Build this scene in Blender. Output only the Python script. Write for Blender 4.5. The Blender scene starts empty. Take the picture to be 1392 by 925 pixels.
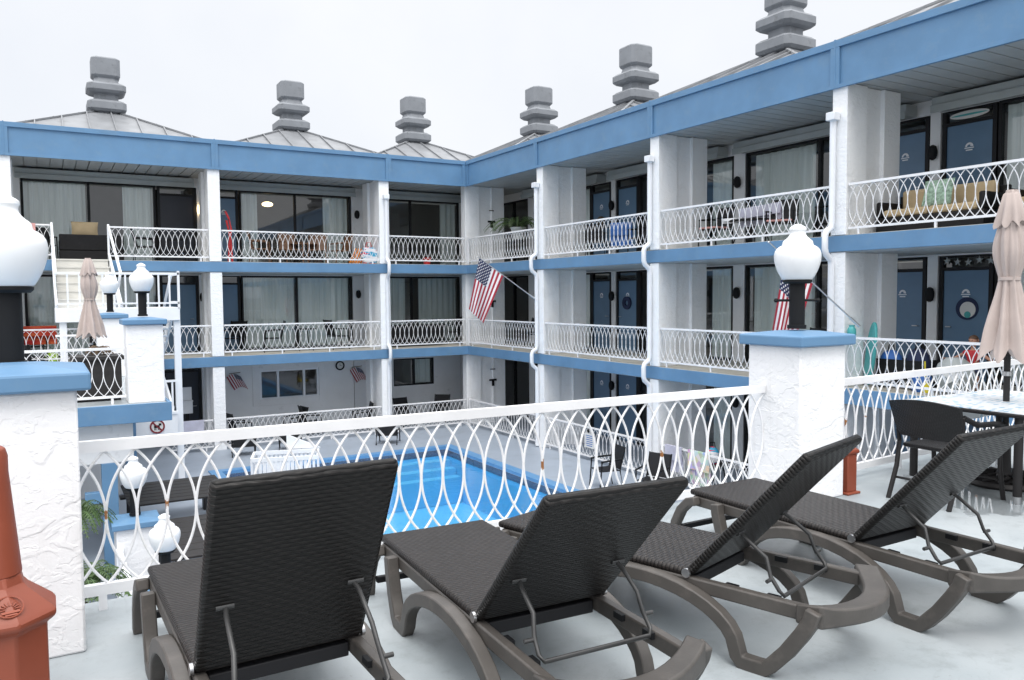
import bpy, bmesh, math, random
from mathutils import Vector, Matrix
random.seed(7)
PI = math.pi
S = bpy.context.scene
C = S.collection
# ------------------------------------------------------------------ materials
def newmat(name):
    m = bpy.data.materials.new(name); m.use_nodes = True
    nt = m.node_tree; b = nt.nodes['Principled BSDF']
    return m, nt, b
def N(nt, t, **kw):
    n = nt.nodes.new(t)
    for k, v in kw.items():
        if k in ('operation', 'blend_type', 'data_type', 'feature', 'noise_dimensions', 'interpolation_type', 'wave_type', 'bands_direction', 'distance'): setattr(n, k, v)
        else: n.inputs[k].default_value = v
    return n
def ramp(nt, a, b, ca=(0,0,0,1), cb=(1,1,1,1)):
    r = nt.nodes.new('ShaderNodeValToRGB'); e = r.color_ramp.elements
    e[0].position = a; e[1].position = b; e[0].color = ca; e[1].color = cb
    return r
def mth(nt, op, a, b=None, clamp=False):
    n = nt.nodes.new('ShaderNodeMath'); n.operation = op; n.use_clamp = clamp
    for i, x in enumerate((a, b)):
        if x is None: continue
        if isinstance(x, (int, float)): n.inputs[i].default_value = x
        else: nt.links.new(x, n.inputs[i])
    return n.outputs[0]
def mixc(nt, fac, a, b, bt='MIX'):
    n = nt.nodes.new('ShaderNodeMix'); n.data_type = 'RGBA'; n.blend_type = bt
    for sock, x in ((n.inputs[0], fac), (n.inputs[6], a), (n.inputs[7], b)):
        if isinstance(x, (int, float)): sock.default_value = x
        elif isinstance(x, (tuple, list)): sock.default_value = (*x[:3], 1)
        else: nt.links.new(x, sock)
    return n.outputs[2]
def coords(nt, kind='Object', scale=(1,1,1)):
    t = nt.nodes.new('ShaderNodeTexCoord'); mp = nt.nodes.new('ShaderNodeMapping')
    mp.inputs['Scale'].default_value = scale
    nt.links.new(t.outputs[kind], mp.inputs[0]); return mp.outputs[0]
def noise(nt, co, scale, detail=4, rough=.55, dist=0):
    n = N(nt, 'ShaderNodeTexNoise', Scale=scale, Detail=detail, Roughness=rough, Distortion=dist)
    nt.links.new(co, n.inputs['Vector']); return n.outputs[0]
def bump(nt, b, h, strength=.3, dist=.01):
    n = N(nt, 'ShaderNodeBump', Strength=strength, Distance=dist)
    nt.links.new(h, n.inputs['Height']); nt.links.new(n.outputs[0], b.inputs['Normal'])
def mat(name, col, rough=.5, metal=0, var=.12, vs=3, bs=0, bscale=60, spec=.5, dirt=None, coat=0):
    m, nt, b = newmat(name)
    b.inputs['Roughness'].default_value = rough; b.inputs['Metallic'].default_value = metal
    b.inputs['Specular IOR Level'].default_value = spec; b.inputs['Coat Weight'].default_value = coat
    co = coords(nt)
    if var:
        n = noise(nt, co, vs)
        lo = tuple(c*(1-var) for c in col); hi = tuple(min(1, c*(1+var)) for c in col)
        r = ramp(nt, .3, .7); nt.links.new(n, r.inputs[0])
        c = mixc(nt, r.outputs[0], lo, hi)
        if dirt:
            n2 = noise(nt, co, dirt[1], 6, .65); r2 = ramp(nt, dirt[2], dirt[3]); nt.links.new(n2, r2.inputs[0])
            c = mixc(nt, r2.outputs[0], c, dirt[0])
        nt.links.new(c, b.inputs['Base Color'])
    else: b.inputs['Base Color'].default_value = (*col, 1)
    if bs: bump(nt, b, noise(nt, co, bscale, 3), bs, .004)
    return m
M = {}
def stucco(name, scale, dist, strength, col=(.80,.80,.81)):
    m, nt, b = newmat(name); b.inputs['Roughness'].default_value = .7
    co = coords(nt, 'Object', (1,1,1.5))
    w = N(nt, 'ShaderNodeTexNoise', Scale=scale*.8, Detail=2); nt.links.new(co, w.inputs['Vector'])
    mx = nt.nodes.new('ShaderNodeVectorMath'); mx.operation = 'MULTIPLY_ADD'
    nt.links.new(w.outputs[1], mx.inputs[0]); mx.inputs[1].default_value = (.28/scale*4,)*3; nt.links.new(co, mx.inputs[2])
    n1 = noise(nt, mx.outputs[0], scale, 3, .5)
    # knocked-down trowel ridges: plateaus with sharp torn edges
    r1 = ramp(nt, .47, .53); nt.links.new(n1, r1.inputs[0])
    n2 = noise(nt, mx.outputs[0], scale*2.3, 3, .5); r2 = ramp(nt, .54, .58); nt.links.new(n2, r2.inputs[0])
    n3 = noise(nt, co, scale*14, 3)
    h = mth(nt, 'ADD', mth(nt, 'MULTIPLY', r1.outputs[0], .55), mth(nt, 'ADD', mth(nt, 'MULTIPLY', r2.outputs[0], .3), mth(nt, 'MULTIPLY', n3, .22)))
    bump(nt, b, h, strength, dist)
    d = noise(nt, co, 1.7, 6, .65); r3 = ramp(nt, .56, .78); nt.links.new(d, r3.inputs[0])
    c = mixc(nt, mth(nt, 'MULTIPLY', r3.outputs[0], .7), col, tuple(x*.84 for x in col))
    st = noise(nt, coords(nt, 'Object', (9,9,.55)), 1.0, 5, .6); r4 = ramp(nt, .60, .80); nt.links.new(st, r4.inputs[0])
    c = mixc(nt, mth(nt, 'MULTIPLY', r4.outputs[0], .45), c, tuple(x*k for x, k in zip(col, (.72,.70,.66)))); nt.links.new(c, b.inputs['Base Color'])
    return m
M['stucco'] = stucco('heavy_trowelled_white_stucco', 5.0, .008, .55, (.86,.86,.87))
M['stucco_fine'] = stucco('fine_white_stucco', 9, .008, .6, (.87,.88,.89))
M['white'] = mat('white_gloss_paint', (.82,.82,.83), .38, var=.05, vs=4, dirt=((.55,.50,.44), 9, .66, .8))
M['white_wall'] = mat('white_painted_wall', (.78,.79,.80), .6, var=.05, vs=1.5, dirt=((.5,.5,.5), 3, .62, .85), bs=.1)
M['cream'] = mat('cream_riser_boards', (.60,.59,.55), .6, var=.06)
M['white_clean'] = mat('white_painted_timber', (.80,.82,.85), .45, var=.04)
# near railing: white paint with rust spots
m, nt, b = newmat('white_paint_with_rust'); co = coords(nt); b.inputs['Roughness'].default_value = .42
n = noise(nt, co, 5.0, 5, .6); zz = nt.nodes.new('ShaderNodeSeparateXYZ'); nt.links.new(co, zz.inputs[0])
band = mth(nt, 'SUBTRACT', 1, mth(nt, 'DIVIDE', mth(nt, 'ABSOLUTE', mth(nt, 'SUBTRACT', zz.outputs[2], .50)), .17), True)
n = mth(nt, 'ADD', n, mth(nt, 'SUBTRACT', mth(nt, 'MULTIPLY', band, .14), .10)); r = ramp(nt, .622, .648); nt.links.new(n, r.inputs[0])
n2 = noise(nt, co, 60, 4); c1 = mixc(nt, n2, (.16,.045,.012), (.48,.22,.07))
n3 = noise(nt, co, 16, 4); r3 = ramp(nt, .55, .8); nt.links.new(n3, r3.inputs[0])
c0 = mixc(nt, r3.outputs[0], (.84,.84,.85), (.70,.69,.66))
nt.links.new(mixc(nt, r.outputs[0], c0, c1), b.inputs['Base Color']); M['rustwhite'] = m
M['blue'] = mat('mid_blue_trim_paint', (.115,.24,.40), .5, var=.09, vs=1.5, dirt=((.15,.26,.385), 4, .52, .8), bs=.12, bscale=25)
M['door'] = mat('slate_blue_door_paint', (.115,.205,.315), .4, var=.06)
M['doordark'] = mat('dark_door_paint_and_passage_shade', (.018,.022,.035), .4, var=.06)
M['black'] = mat('black_metal_paint', (.009,.0095,.011), .6, var=.1, spec=.25)
M['charcoal'] = mat('charcoal_frame', (.013,.013,.015), .55, var=.1, spec=.3)
M['soffit'] = mat('grey_soffit_boards', (.42,.44,.45), .6, var=.06)
M['greymetal'] = mat('grey_painted_awning_case', (.36,.39,.39), .5, var=.06)
M['roof'] = mat('galvanised_standing_seam_roof', (.235,.245,.26), .5, metal=.15, var=.16, vs=1.6, dirt=((.15,.155,.165), 2.5, .55, .8))
M['cap'] = mat('grey_fibreglass_chimney_paint', (.225,.24,.262), .6, var=.12, vs=2, bs=.1, dirt=((.11,.115,.12), 3.5, .56, .8))
M['pale'] = mat('pale_concrete', (.45,.43,.38), .8, var=.12)
M['terracotta'] = mat('terracotta_plastic', (.255,.058,.028), .5, var=.12, dirt=((.34,.10,.06), 6, .58, .85), bs=.12, bscale=140)
M['taupe'] = mat('taupe_resin_plastic', (.072,.065,.059), .5, var=.2, vs=5, bs=.15, bscale=90, dirt=((.115,.10,.09), 9, .55, .8))
M['wire'] = mat('grey_coated_wire', (.055,.055,.055), .4, metal=.3, var=.15, vs=20)
M['steel'] = mat('brushed_steel', (.55,.55,.56), .3, metal=1, var=.05)
M['canvas'] = mat('faded_beige_pink_canvas', (.45,.378,.35), .85, var=.1, vs=4, bs=.15, bscale=220)
M['tan'] = mat('tan_cushion_fabric', (.52,.40,.24), .85, var=.08, vs=6, bs=.1, bscale=200)
M['bronze'] = mat('dark_bronze_table_frame', (.017,.0155,.016), .5, metal=.1, var=.15, spec=.35)
M['darkwood'] = mat('dark_stained_slats', (.018,.016,.016), .6, var=.4, vs=8, bs=.2)
M['brown'] = mat('brown_timber', (.14,.07,.035), .5, var=.25, vs=9)
M['red'] = mat('red_fabric', (.50,.03,.035), .7, var=.15)
M['signred'] = mat('dark_red_sign_paint', (.20,.012,.02), .5, var=.05)
M['orange'] = mat('orange_plastic', (.60,.20,.03), .5, var=.15)
M['pink'] = mat('pink_cloth', (.62,.32,.30), .8, var=.15)
M['teal'] = mat('teal_board', (.07,.38,.38), .4, var=.1)
M['royal'] = mat('royal_blue_nylon', (.03,.13,.42), .6, var=.2)
M['yellow'] = mat('yellow_plastic', (.70,.58,.03), .4, var=.1)
M['lime'] = mat('lime_plastic', (.32,.50,.04), .5, var=.1)
M['greygreen'] = mat('sage_patterned_fabric', (.30,.42,.32), .85, var=.5, vs=22)
M['lilac'] = mat('pale_lilac_towel', (.50,.50,.60), .9, var=.15, bs=.2)
M['navy'] = mat('navy_cloth', (.02,.03,.08), .8, var=.2)
M['skin'] = mat('skin', (.48,.25,.17), .55, var=.06)
M['hair'] = mat('brown_hair', (.09,.045,.025), .6, var=.3, vs=30)
M['leaf'] = mat('green_leaf', (.055,.10,.03), .5, var=.5, vs=3)
M['leafy'] = mat('yellow_green_leaf', (.15,.19,.045), .5, var=.5, vs=3)
M['dried'] = mat('dried_brown_foliage', (.13,.085,.05), .8, var=.5, vs=20)
M['earth'] = mat('dark_potting_soil', (.03,.022,.016), .9, var=.3)
M['glazed'] = mat('pale_glazed_pot', (.50,.52,.50), .3, var=.15)
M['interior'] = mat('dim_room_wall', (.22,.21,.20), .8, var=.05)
M['asphalt'] = mat('grey_ground', (.13,.13,.13), .9, var=.2, vs=.4, bs=.2)
M['clockface'] = mat('clock_face', (.7,.7,.68), .4, var=0)
# opal lamp glass
m, nt, b = newmat('opal_white_acrylic'); b.inputs['Base Color'].default_value = (.86,.87,.88,1); b.inputs['Roughness'].default_value = .28
b.inputs['Subsurface Weight'].default_value = .25; b.inputs['Subsurface Radius'].default_value = (.05,.05,.05); M['opal'] = m
m, nt, b = newmat('lit_bulb'); b.inputs['Base Color'].default_value = (1,.8,.5,1); b.inputs['Emission Color'].default_value = (1,.72,.38,1); b.inputs['Emission Strength'].default_value = 4; M['bulb'] = m
# window glass
def glass(name, tint, fac=1.0):
    m = bpy.data.materials.new(name); m.use_nodes = True; nt = m.node_tree; nt.nodes.clear()
    o = nt.nodes.new('ShaderNodeOutputMaterial'); t = N(nt, 'ShaderNodeBsdfTransparent', Color=(*tint, 1)); g = N(nt, 'ShaderNodeBsdfGlossy', Color=(1,1,1,1), Roughness=.015)
    f = N(nt, 'ShaderNodeFresnel', IOR=1.5); ge = nt.nodes.new('ShaderNodeNewGeometry'); nt.links.new(mth(nt, 'SUBTRACT', 1.5, mth(nt, 'MULTIPLY', ge.outputs['Backfacing'], .83333)), f.inputs['IOR']); mx = nt.nodes.new('ShaderNodeMixShader')
    nt.links.new(mth(nt, 'ADD', mth(nt, 'MULTIPLY', f.outputs[0], fac), .05, True), mx.inputs[0]); nt.links.new(t.outputs[0], mx.inputs[1]); nt.links.new(g.outputs[0], mx.inputs[2]); nt.links.new(mx.outputs[0], o.inputs[0])
    return m
M['glass'] = glass('tinted_window_glass', (.88,.92,.92), 1.2)
# curtain
m, nt, b = newmat('sheer_grey_curtain'); b.inputs['Base Color'].default_value = (.62,.66,.64,1); b.inputs['Roughness'].default_value = .9
co = coords(nt, 'Object', (14,14,.4)); n = noise(nt, co, 1.0, 3); r = ramp(nt, .3, .7); nt.links.new(n, r.inputs[0])
nt.links.new(mixc(nt, r.outputs[0], (.76,.80,.78), (.88,.91,.89)), b.inputs['Base Color']); M['curtain'] = m
# wicker weave (object coordinates: x across, y along, rows of strands over and under the stakes)
def wicker(name, c0, c1, row=.019, stake=.056, dist=.008):
    m, nt, b = newmat(name)
    t = nt.nodes.new('ShaderNodeTexCoord'); s = nt.nodes.new('ShaderNodeSeparateXYZ')
    w = N(nt, 'ShaderNodeTexNoise', Scale=9, Detail=2); nt.links.new(t.outputs['Object'], w.inputs['Vector'])
    vm = nt.nodes.new('ShaderNodeVectorMath'); vm.operation = 'MULTIPLY_ADD'; nt.links.new(w.outputs[1], vm.inputs[0]); vm.inputs[1].default_value = (.010,.010,.010); nt.links.new(t.outputs['Object'], vm.inputs[2])
    nt.links.new(vm.outputs[0], s.inputs[0])
    ry = mth(nt, 'DIVIDE', s.outputs[1], row); par = mth(nt, 'MULTIPLY', mth(nt, 'MODULO', mth(nt, 'FLOOR', mth(nt, 'ADD', ry, 1000)), 2), PI)
    strand = mth(nt, 'POWER', mth(nt, 'ABSOLUTE', mth(nt, 'SINE', mth(nt, 'MULTIPLY', ry, PI))), .6)
    over = mth(nt, 'SINE', mth(nt, 'ADD', mth(nt, 'MULTIPLY', s.outputs[0], 2*PI/stake), par))
    h = mth(nt, 'MULTIPLY', strand, mth(nt, 'ADD', mth(nt, 'MULTIPLY', over, .26), .74))
    bump(nt, b, h, 1.0, dist)
    n = noise(nt, t.outputs['Object'], 35, 3); oi = nt.nodes.new('ShaderNodeObjectInfo'); va = nt.nodes.new('ShaderNodeVectorMath'); va.operation = 'ADD'; nt.links.new(t.outputs['Object'], va.inputs[0]); nt.links.new(oi.outputs['Location'], va.inputs[1]); n2 = mth(nt, 'MULTIPLY', noise(nt, va.outputs[0], 4.5, 5), 1.15)
    f = mth(nt, 'MULTIPLY', h, mth(nt, 'ADD', mth(nt, 'MULTIPLY', n, .8), mth(nt, 'MULTIPLY', n2, .5)), True)
    nt.links.new(mixc(nt, f, c0, c1), b.inputs['Base Color']); b.inputs['Roughness'].default_value = .42
    b.inputs['Specular IOR Level'].default_value = .3
    return m
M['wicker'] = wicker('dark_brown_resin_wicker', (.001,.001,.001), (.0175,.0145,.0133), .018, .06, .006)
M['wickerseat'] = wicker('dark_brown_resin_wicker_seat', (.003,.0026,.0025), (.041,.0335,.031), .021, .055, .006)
M['wickerblack'] = wicker('black_resin_wicker', (.006,.006,.007), (.018,.017,.018), .009, .02, .002)
# terrace deck paint with stains and a wet patch
m, nt, b = newmat('pale_blue_grey_deck_paint'); co = coords(nt)
n = noise(nt, co, .9, 6, .6); r = ramp(nt, .35, .7); nt.links.new(n, r.inputs[0]); c = mixc(nt, r.outputs[0], (.31,.352,.375), (.42,.453,.468))
n2 = noise(nt, co, 4.5, 8, .7); r2 = ramp(nt, .52, .74); nt.links.new(n2, r2.inputs[0]); c = mixc(nt, mth(nt, 'MULTIPLY', r2.outputs[0], .6), c, (.21,.23,.235))
n5 = noise(nt, co, 1.6, 3, .5, 2.5); r5 = ramp(nt, .488, .5); r6 = ramp(nt, .5, .512, (1,1,1,1), (0,0,0,1)); nt.links.new(n5, r5.inputs[0]); nt.links.new(n5, r6.inputs[0])
c = mixc(nt, mth(nt, 'MULTIPLY', mth(nt, 'MULTIPLY', r5.outputs[0], r6.outputs[0]), .16), c, (.24,.26,.27))
n3 = noise(nt, co, 45, 4, .7); r3 = ramp(nt, .64, .71); nt.links.new(n3, r3.inputs[0]); c = mixc(nt, mth(nt, 'MULTIPLY', r3.outputs[0], .5), c, (.20,.20,.19))
# puddle round the table foot
vs = nt.nodes.new('ShaderNodeVectorMath'); vs.operation = 'DISTANCE'; tt = nt.nodes.new('ShaderNodeTexCoord'); nt.links.new(tt.outputs['Object'], vs.inputs[0]); vs.inputs[1].default_value = (6.75, 3.45, 2.65)
dd = mth(nt, 'ADD', vs.outputs['Value'], mth(nt, 'MULTIPLY', noise(nt, co, 2.2, 4), 1.3))
rp = ramp(nt, .46, .49, (1,1,1,1), (0,0,0,1)); nt.links.new(mth(nt, 'DIVIDE', dd, 3.0), rp.inputs[0])
wet = mixc(nt, 1.0, c, (.62,.62,.62), 'MULTIPLY'); c = mixc(nt, rp.outputs[0], c, wet); nt.links.new(c, b.inputs['Base Color'])
rr = ramp(nt, .3, .7, (.30,)*3+(1,), (.48,)*3+(1,)); nt.links.new(noise(nt, co, 2.5, 5), rr.inputs[0])
ro = mixc(nt, rp.outputs[0], rr.outputs[0], (.03,.03,.03)); nt.links.new(ro, b.inputs['Roughness'])
nb = N(nt, 'ShaderNodeBump', Distance=.003); nt.links.new(noise(nt, co, 90, 4), nb.inputs['Height']); nt.links.new(mth(nt, 'MULTIPLY', mth(nt, 'SUBTRACT', 1, rp.outputs[0]), .25), nb.inputs['Strength']); nt.links.new(nb.outputs[0], b.inputs['Normal'])
M['deck'] = m
M['pooldeck'] = mat('blue_grey_pool_deck_paint', (.30,.345,.41), .5, var=.08, vs=.8, dirt=((.24,.27,.31), 2.2, .55, .8), bs=.15)
M['coping'] = mat('blue_pool_coping', (.10,.25,.46), .45, var=.08)
M['basin'] = mat('light_blue_pool_plaster', (.115,.455,.74), .6, var=.06, vs=1.2)
M['basinstep'] = mat('pale_pool_step_plaster', (.115,.45,.73), .6, var=.05)
# waterline tiles
m, nt, b = newmat('navy_waterline_tiles'); br = nt.nodes.new('ShaderNodeTexBrick'); tq = nt.nodes.new('ShaderNodeTexCoord'); sq_ = nt.nodes.new('ShaderNodeSeparateXYZ'); cq = nt.nodes.new('ShaderNodeCombineXYZ'); nt.links.new(tq.outputs['Object'], sq_.inputs[0]); nt.links.new(mth(nt, 'MULTIPLY', mth(nt, 'ADD', sq_.outputs[0], sq_.outputs[1]), 6), cq.inputs[0]); nt.links.new(mth(nt, 'MULTIPLY', sq_.outputs[2], 12), cq.inputs[1]); nt.links.new(cq.outputs[0], br.inputs['Vector']); br.inputs['Mortar Size'].default_value = .03
br.inputs['Color1'].default_value = (.012,.02,.06,1); br.inputs['Color2'].default_value = (.03,.06,.15,1); br.inputs['Mortar'].default_value = (.2,.25,.3,1); br.inputs['Scale'].default_value = 1; nt.links.new(br.outputs[0], b.inputs['Base Color']); b.inputs['Roughness'].default_value = .2; M['tile'] = m
# water surface
m = glass('pool_water', (.86,.97,1.0), .7); nt = m.node_tree; co = coords(nt); nb = N(nt, 'ShaderNodeBump', Strength=.35, Distance=.04); nt.links.new(noise(nt, co, 3.2, 5), nb.inputs['Height'])
for nd in nt.nodes:
    if nd.type in ('BSDF_GLOSSY', 'FRESNEL'): nt.links.new(nb.outputs[0], nd.inputs['Normal'])
M['water'] = m
# flag by UV
m, nt, b = newmat('striped_and_starred_flag_cloth'); uv = nt.nodes.new('ShaderNodeTexCoord'); s = nt.nodes.new('ShaderNodeSeparateXYZ'); nt.links.new(uv.outputs['UV'], s.inputs[0]); U, V = s.outputs[0], s.outputs[1]
st = mth(nt, 'MODULO', mth(nt, 'FLOOR', mth(nt, 'MULTIPLY', V, 13)), 2)
c = mixc(nt, st, (.33,.016,.035), (.72,.70,.71))
can = mth(nt, 'MULTIPLY', mth(nt, 'LESS_THAN', U, .4), mth(nt, 'GREATER_THAN', V, 6/13))
def cell(off):
    a = mth(nt, 'SUBTRACT', mth(nt, 'FRACT', mth(nt, 'ADD', mth(nt, 'MULTIPLY', U, 6/.4), off)), .5)
    bb = mth(nt, 'SUBTRACT', mth(nt, 'FRACT', mth(nt, 'ADD', mth(nt, 'MULTIPLY', V, 5/(7/13)), off)), .5)
    return mth(nt, 'LESS_THAN', mth(nt, 'ADD', mth(nt, 'MULTIPLY', a, a), mth(nt, 'MULTIPLY', bb, bb)), .035)
star = mth(nt, 'MAXIMUM', cell(0.0), cell(.5))
c = mixc(nt, can, c, mixc(nt, star, (.010,.015,.06), (.6,.6,.62))); nt.links.new(c, b.inputs['Base Color']); b.inputs['Roughness'].default_value = .75; M['flag'] = m
# patterned table cover
m, nt, b = newmat('white_table_cover_with_blue_fish_dashes'); co = coords(nt, 'Object', (9,24,9)); v = N(nt, 'ShaderNodeTexVoronoi', Scale=1.0, Randomness=.7); nt.links.new(co, v.inputs['Vector'])
r = ramp(nt, .30, .40, (1,1,1,1), (0,0,0,1)); nt.links.new(v.outputs['Distance'], r.inputs[0]); n = noise(nt, coords(nt), 5, 3)
blu = mixc(nt, n, (.04,.24,.50), (.30,.58,.70)); nt.links.new(mixc(nt, mth(nt, 'MULTIPLY', r.outputs[0], .8), (.78,.81,.84), blu), b.inputs['Base Color']); b.inputs['Roughness'].default_value = .16; M['cover'] = m
# colourful towel
m, nt, b = newmat('colourful_print_towel'); v = N(nt, 'ShaderNodeTexVoronoi', Scale=9.0); nt.links.new(coords(nt), v.inputs['Vector']); hs = N(nt, 'ShaderNodeHueSaturation', Saturation=.9, Value=.75); nt.links.new(v.outputs['Color'], hs.inputs['Color'])
nt.links.new(mixc(nt, .45, hs.outputs[0], (.75,.75,.8)), b.inputs['Base Color']); b.inputs['Roughness'].default_value = .9; M['print'] = m
m, nt, b = newmat('red_orange_striped_blanket'); co = coords(nt, 'Object', (1,1,14)); n = noise(nt, co, 1.5, 2); r = ramp(nt, .4, .62, (.36,.015,.015,1), (.46,.09,.025,1)); nt.links.new(n, r.inputs[0]); nt.links.new(r.outputs[0], b.inputs['Base Color']); b.inputs['Roughness'].default_value = .9; M['blanket'] = m
m, nt, b = newmat('striped_toy_bag'); co = coords(nt, 'Object', (2,2,11)); ck = N(nt, 'ShaderNodeTexVoronoi', Scale=2.0); nt.links.new(co, ck.inputs['Vector']); r = nt.nodes.new('ShaderNodeValToRGB'); nt.links.new(ck.outputs['Color'], r.inputs[0]); r.color_ramp.interpolation = 'CONSTANT'
for p, cc in ((0,(.6,.03,.08,1)),(.33,(.75,.75,.78,1)),(.6,(.05,.35,.55,1))):
    e = r.color_ramp.elements[0] if p == 0 else r.color_ramp.elements.new(p); e.position = p; e.color = cc
nt.links.new(r.outputs[0], b.inputs['Base Color']); M['bag'] = m

# ------------------------------------------------------------------ mesh builder
class MB:
    def __init__(s, tf=None): s.v = []; s.f = []; s.mi = []; s.uv = None; s.tf = tf; s.cur = 0
    def add(s, vs, fs):
        o = len(s.v); s.v += [tuple(s.tf(*p)) if s.tf else tuple(p) for p in vs]
        s.f += [tuple(i+o for i in f) for f in fs]; s.mi += [s.cur]*len(fs); return s
    def box(s, a, b):
        x0,y0,z0 = (min(p,q) for p,q in zip(a,b)); x1,y1,z1 = (max(p,q) for p,q in zip(a,b))
        return s.add([(x0,y0,z0),(x1,y0,z0),(x1,y1,z0),(x0,y1,z0),(x0,y0,z1),(x1,y0,z1),(x1,y1,z1),(x0,y1,z1)],
                     [(0,3,2,1),(4,5,6,7),(0,1,5,4),(1,2,6,5),(2,3,7,6),(3,0,4,7)])
    def beam(s, p, q, w, h, up=(0,0,1)):
        p, q = Vector(p), Vector(q); d = (q-p).normalized(); u = Vector(up)
        r = d.cross(u)
        if r.length < 1e-4: r = d.cross(Vector((1,0,0)))
        r.normalize(); u = r.cross(d); vs = []
        for c in (p, q):
            for a, b in ((-1,-1),(1,-1),(1,1),(-1,1)): vs.append(c + r*a*w/2 + u*b*h/2)
        return s.add(vs, [(0,1,2,3),(7,6,5,4),(0,4,5,1),(1,5,6,2),(2,6,7,3),(3,7,4,0)])
    def tube(s, pts, r, n=6, cap=True, ref=(0,0,1)):
        pts = [Vector(p) for p in pts]; rs = r if isinstance(r, (list, tuple)) else [r]*len(pts); vs = []; fs = []
        for i, p in enumerate(pts):
            d = (pts[min(i+1, len(pts)-1)] - pts[max(i-1, 0)]).normalized(); a = d.cross(Vector(ref))
            if a.length < 1e-3: a = d.cross(Vector((1,0,.1)))
            a.normalize(); b = a.cross(d)
            for k in range(n):
                t = 2*PI*(k+.5)/n; vs.append(p + (a*math.cos(t) + b*math.sin(t))*rs[i])
        for i in range(len(pts)-1):
            for k in range(n): fs.append((i*n+k, i*n+(k+1)%n, (i+1)*n+(k+1)%n, (i+1)*n+k))
        if cap: fs += [tuple(range(n))[::-1], tuple((len(pts)-1)*n+k for k in range(n))]
        return s.add(vs, fs)
    def lathe(s, prof, c=(0,0,0), n=24, shape=None):
        vs = []; fs = []; m = len(prof)
        for r, z in prof:
            for k in range(n):
                t = 2*PI*(k+.5)/n; q = r*(shape(t) if shape else 1); vs.append((c[0]+q*math.cos(t), c[1]+q*math.sin(t), c[2]+z))
        for i in range(m-1):
            for k in range(n): fs.append((i*n+k, i*n+(k+1)%n, (i+1)*n+(k+1)%n, (i+1)*n+k))
        fs += [tuple(range(n))[::-1], tuple((m-1)*n+k for k in range(n))]
        return s.add(vs, fs)
    def rings(s, rings):
        n = len(rings[0]); vs = [p for r in rings for p in r]; fs = []
        for i in range(len(rings)-1):
            for k in range(n): fs.append((i*n+k, i*n+(k+1)%n, (i+1)*n+(k+1)%n, (i+1)*n+k))
        fs += [tuple(range(n))[::-1], tuple((len(rings)-1)*n+k for k in range(n))]
        return s.add(vs, fs)
    def grid(s, fn, nu, nv):
        vs = [fn(i/nu, j/nv) for j in range(nv+1) for i in range(nu+1)]
        fs = [(j*(nu+1)+i, j*(nu+1)+i+1, (j+1)*(nu+1)+i+1, (j+1)*(nu+1)+i) for j in range(nv) for i in range(nu)]
        return s.add(vs, fs)
    def ribbon(s, path, x0, x1, th):
        # closed strip in the y-z plane, from x0 to x1, of thickness th
        P = [Vector((0, y, z)) for y, z in path]; vs = []; fs = []; n = len(P)
        for i, p in enumerate(P):
            d = (P[min(i+1, n-1)] - P[max(i-1, 0)]).normalized(); nn = Vector((0, -d.z, d.y))
            for x, k in ((x0,-1),(x1,-1),(x1,1),(x0,1)): vs.append((x, p.y+nn.y*k*th/2, p.z+nn.z*k*th/2))
        for i in range(n-1):
            for k in range(4): fs.append((i*4+k, i*4+(k+1)%4, i*4+4+(k+1)%4, i*4+4+k))
        fs += [(3,2,1,0), tuple((n-1)*4+k for k in range(4))]
        return s.add(vs, fs)
    def mesh(s, name, mats, smooth=35):
        me = bpy.data.meshes.new(name); me.from_pydata(s.v, [], s.f)
        mats = mats if isinstance(mats, (list, tuple)) else [mats]
        for m in mats: me.materials.append(M[m] if isinstance(m, str) else m)
        if len(mats) > 1: me.polygons.foreach_set('material_index', s.mi)
        bm = bmesh.new(); bm.from_mesh(me); bmesh.ops.recalc_face_normals(bm, faces=bm.faces); bm.to_mesh(me); bm.free()
        if smooth: me.shade_smooth(); me.set_sharp_from_angle(angle=math.radians(smooth))
        me.update(); return me
    def build(s, name, mats, parent=None, bevel=0, smooth=35, loc=None):
        return link(name, s.mesh(name, mats, smooth), parent, bevel, loc)
def link(name, me, parent=None, bevel=0, loc=None):
    o = bpy.data.objects.new(name, me); C.objects.link(o)
    if parent is not None: o.parent = parent
    if loc is not None: o.location = loc
    if bevel:
        b = o.modifiers.new('bevel', 'BEVEL'); b.width = bevel; b.segments = 2; b.limit_method = 'ANGLE'; b.angle_limit = math.radians(40)
    return o
def tag(o, label=None, cat=None, group=None, kind=None):
    for k, v in (('label', label), ('category', cat), ('group', group), ('kind', kind)):
        if v: o[k] = v
    return o
def thing(name, label, cat, loc=(0,0,0), rz=0, group=None):
    o = bpy.data.objects.new(name, None); o.empty_display_size = .1; C.objects.link(o); o.location = loc; o.rotation_euler = (0,0,rz)
    return tag(o, label, cat, group)
def children(o): return [c for c in C.objects if c.parent == o]
def dup(o, loc, rz=0, label=None, group=None):
    def cp(a, par):
        c = a.copy(); C.objects.link(c)
        if par is not None: c.parent = par
        for ch in children(a): cp(ch, c)
        return c
    r = cp(o, None); r.location = loc; r.rotation_euler = (0,0,rz)
    if label: r['label'] = label
    if group: r['group'] = group
    return r

# ------------------------------------------------------------------ levels and frames
Z1, Z2, Z3 = 0.0, 2.65, 5.30
FT, FB = 8.63, 7.84
YB, XR = 23.5, 12.03
TB = lambda s, d, z: (s, YB+d, z)          # back wing: s along x, d behind the front plane
TR = lambda s, d, z: (XR+d, s, z)          # right wing: s along y
DB, DR = 2.5, 2.57                         # depth of the walkways
S0, E0 = -6.0, -5.6                        # outer ends of the wings

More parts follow.
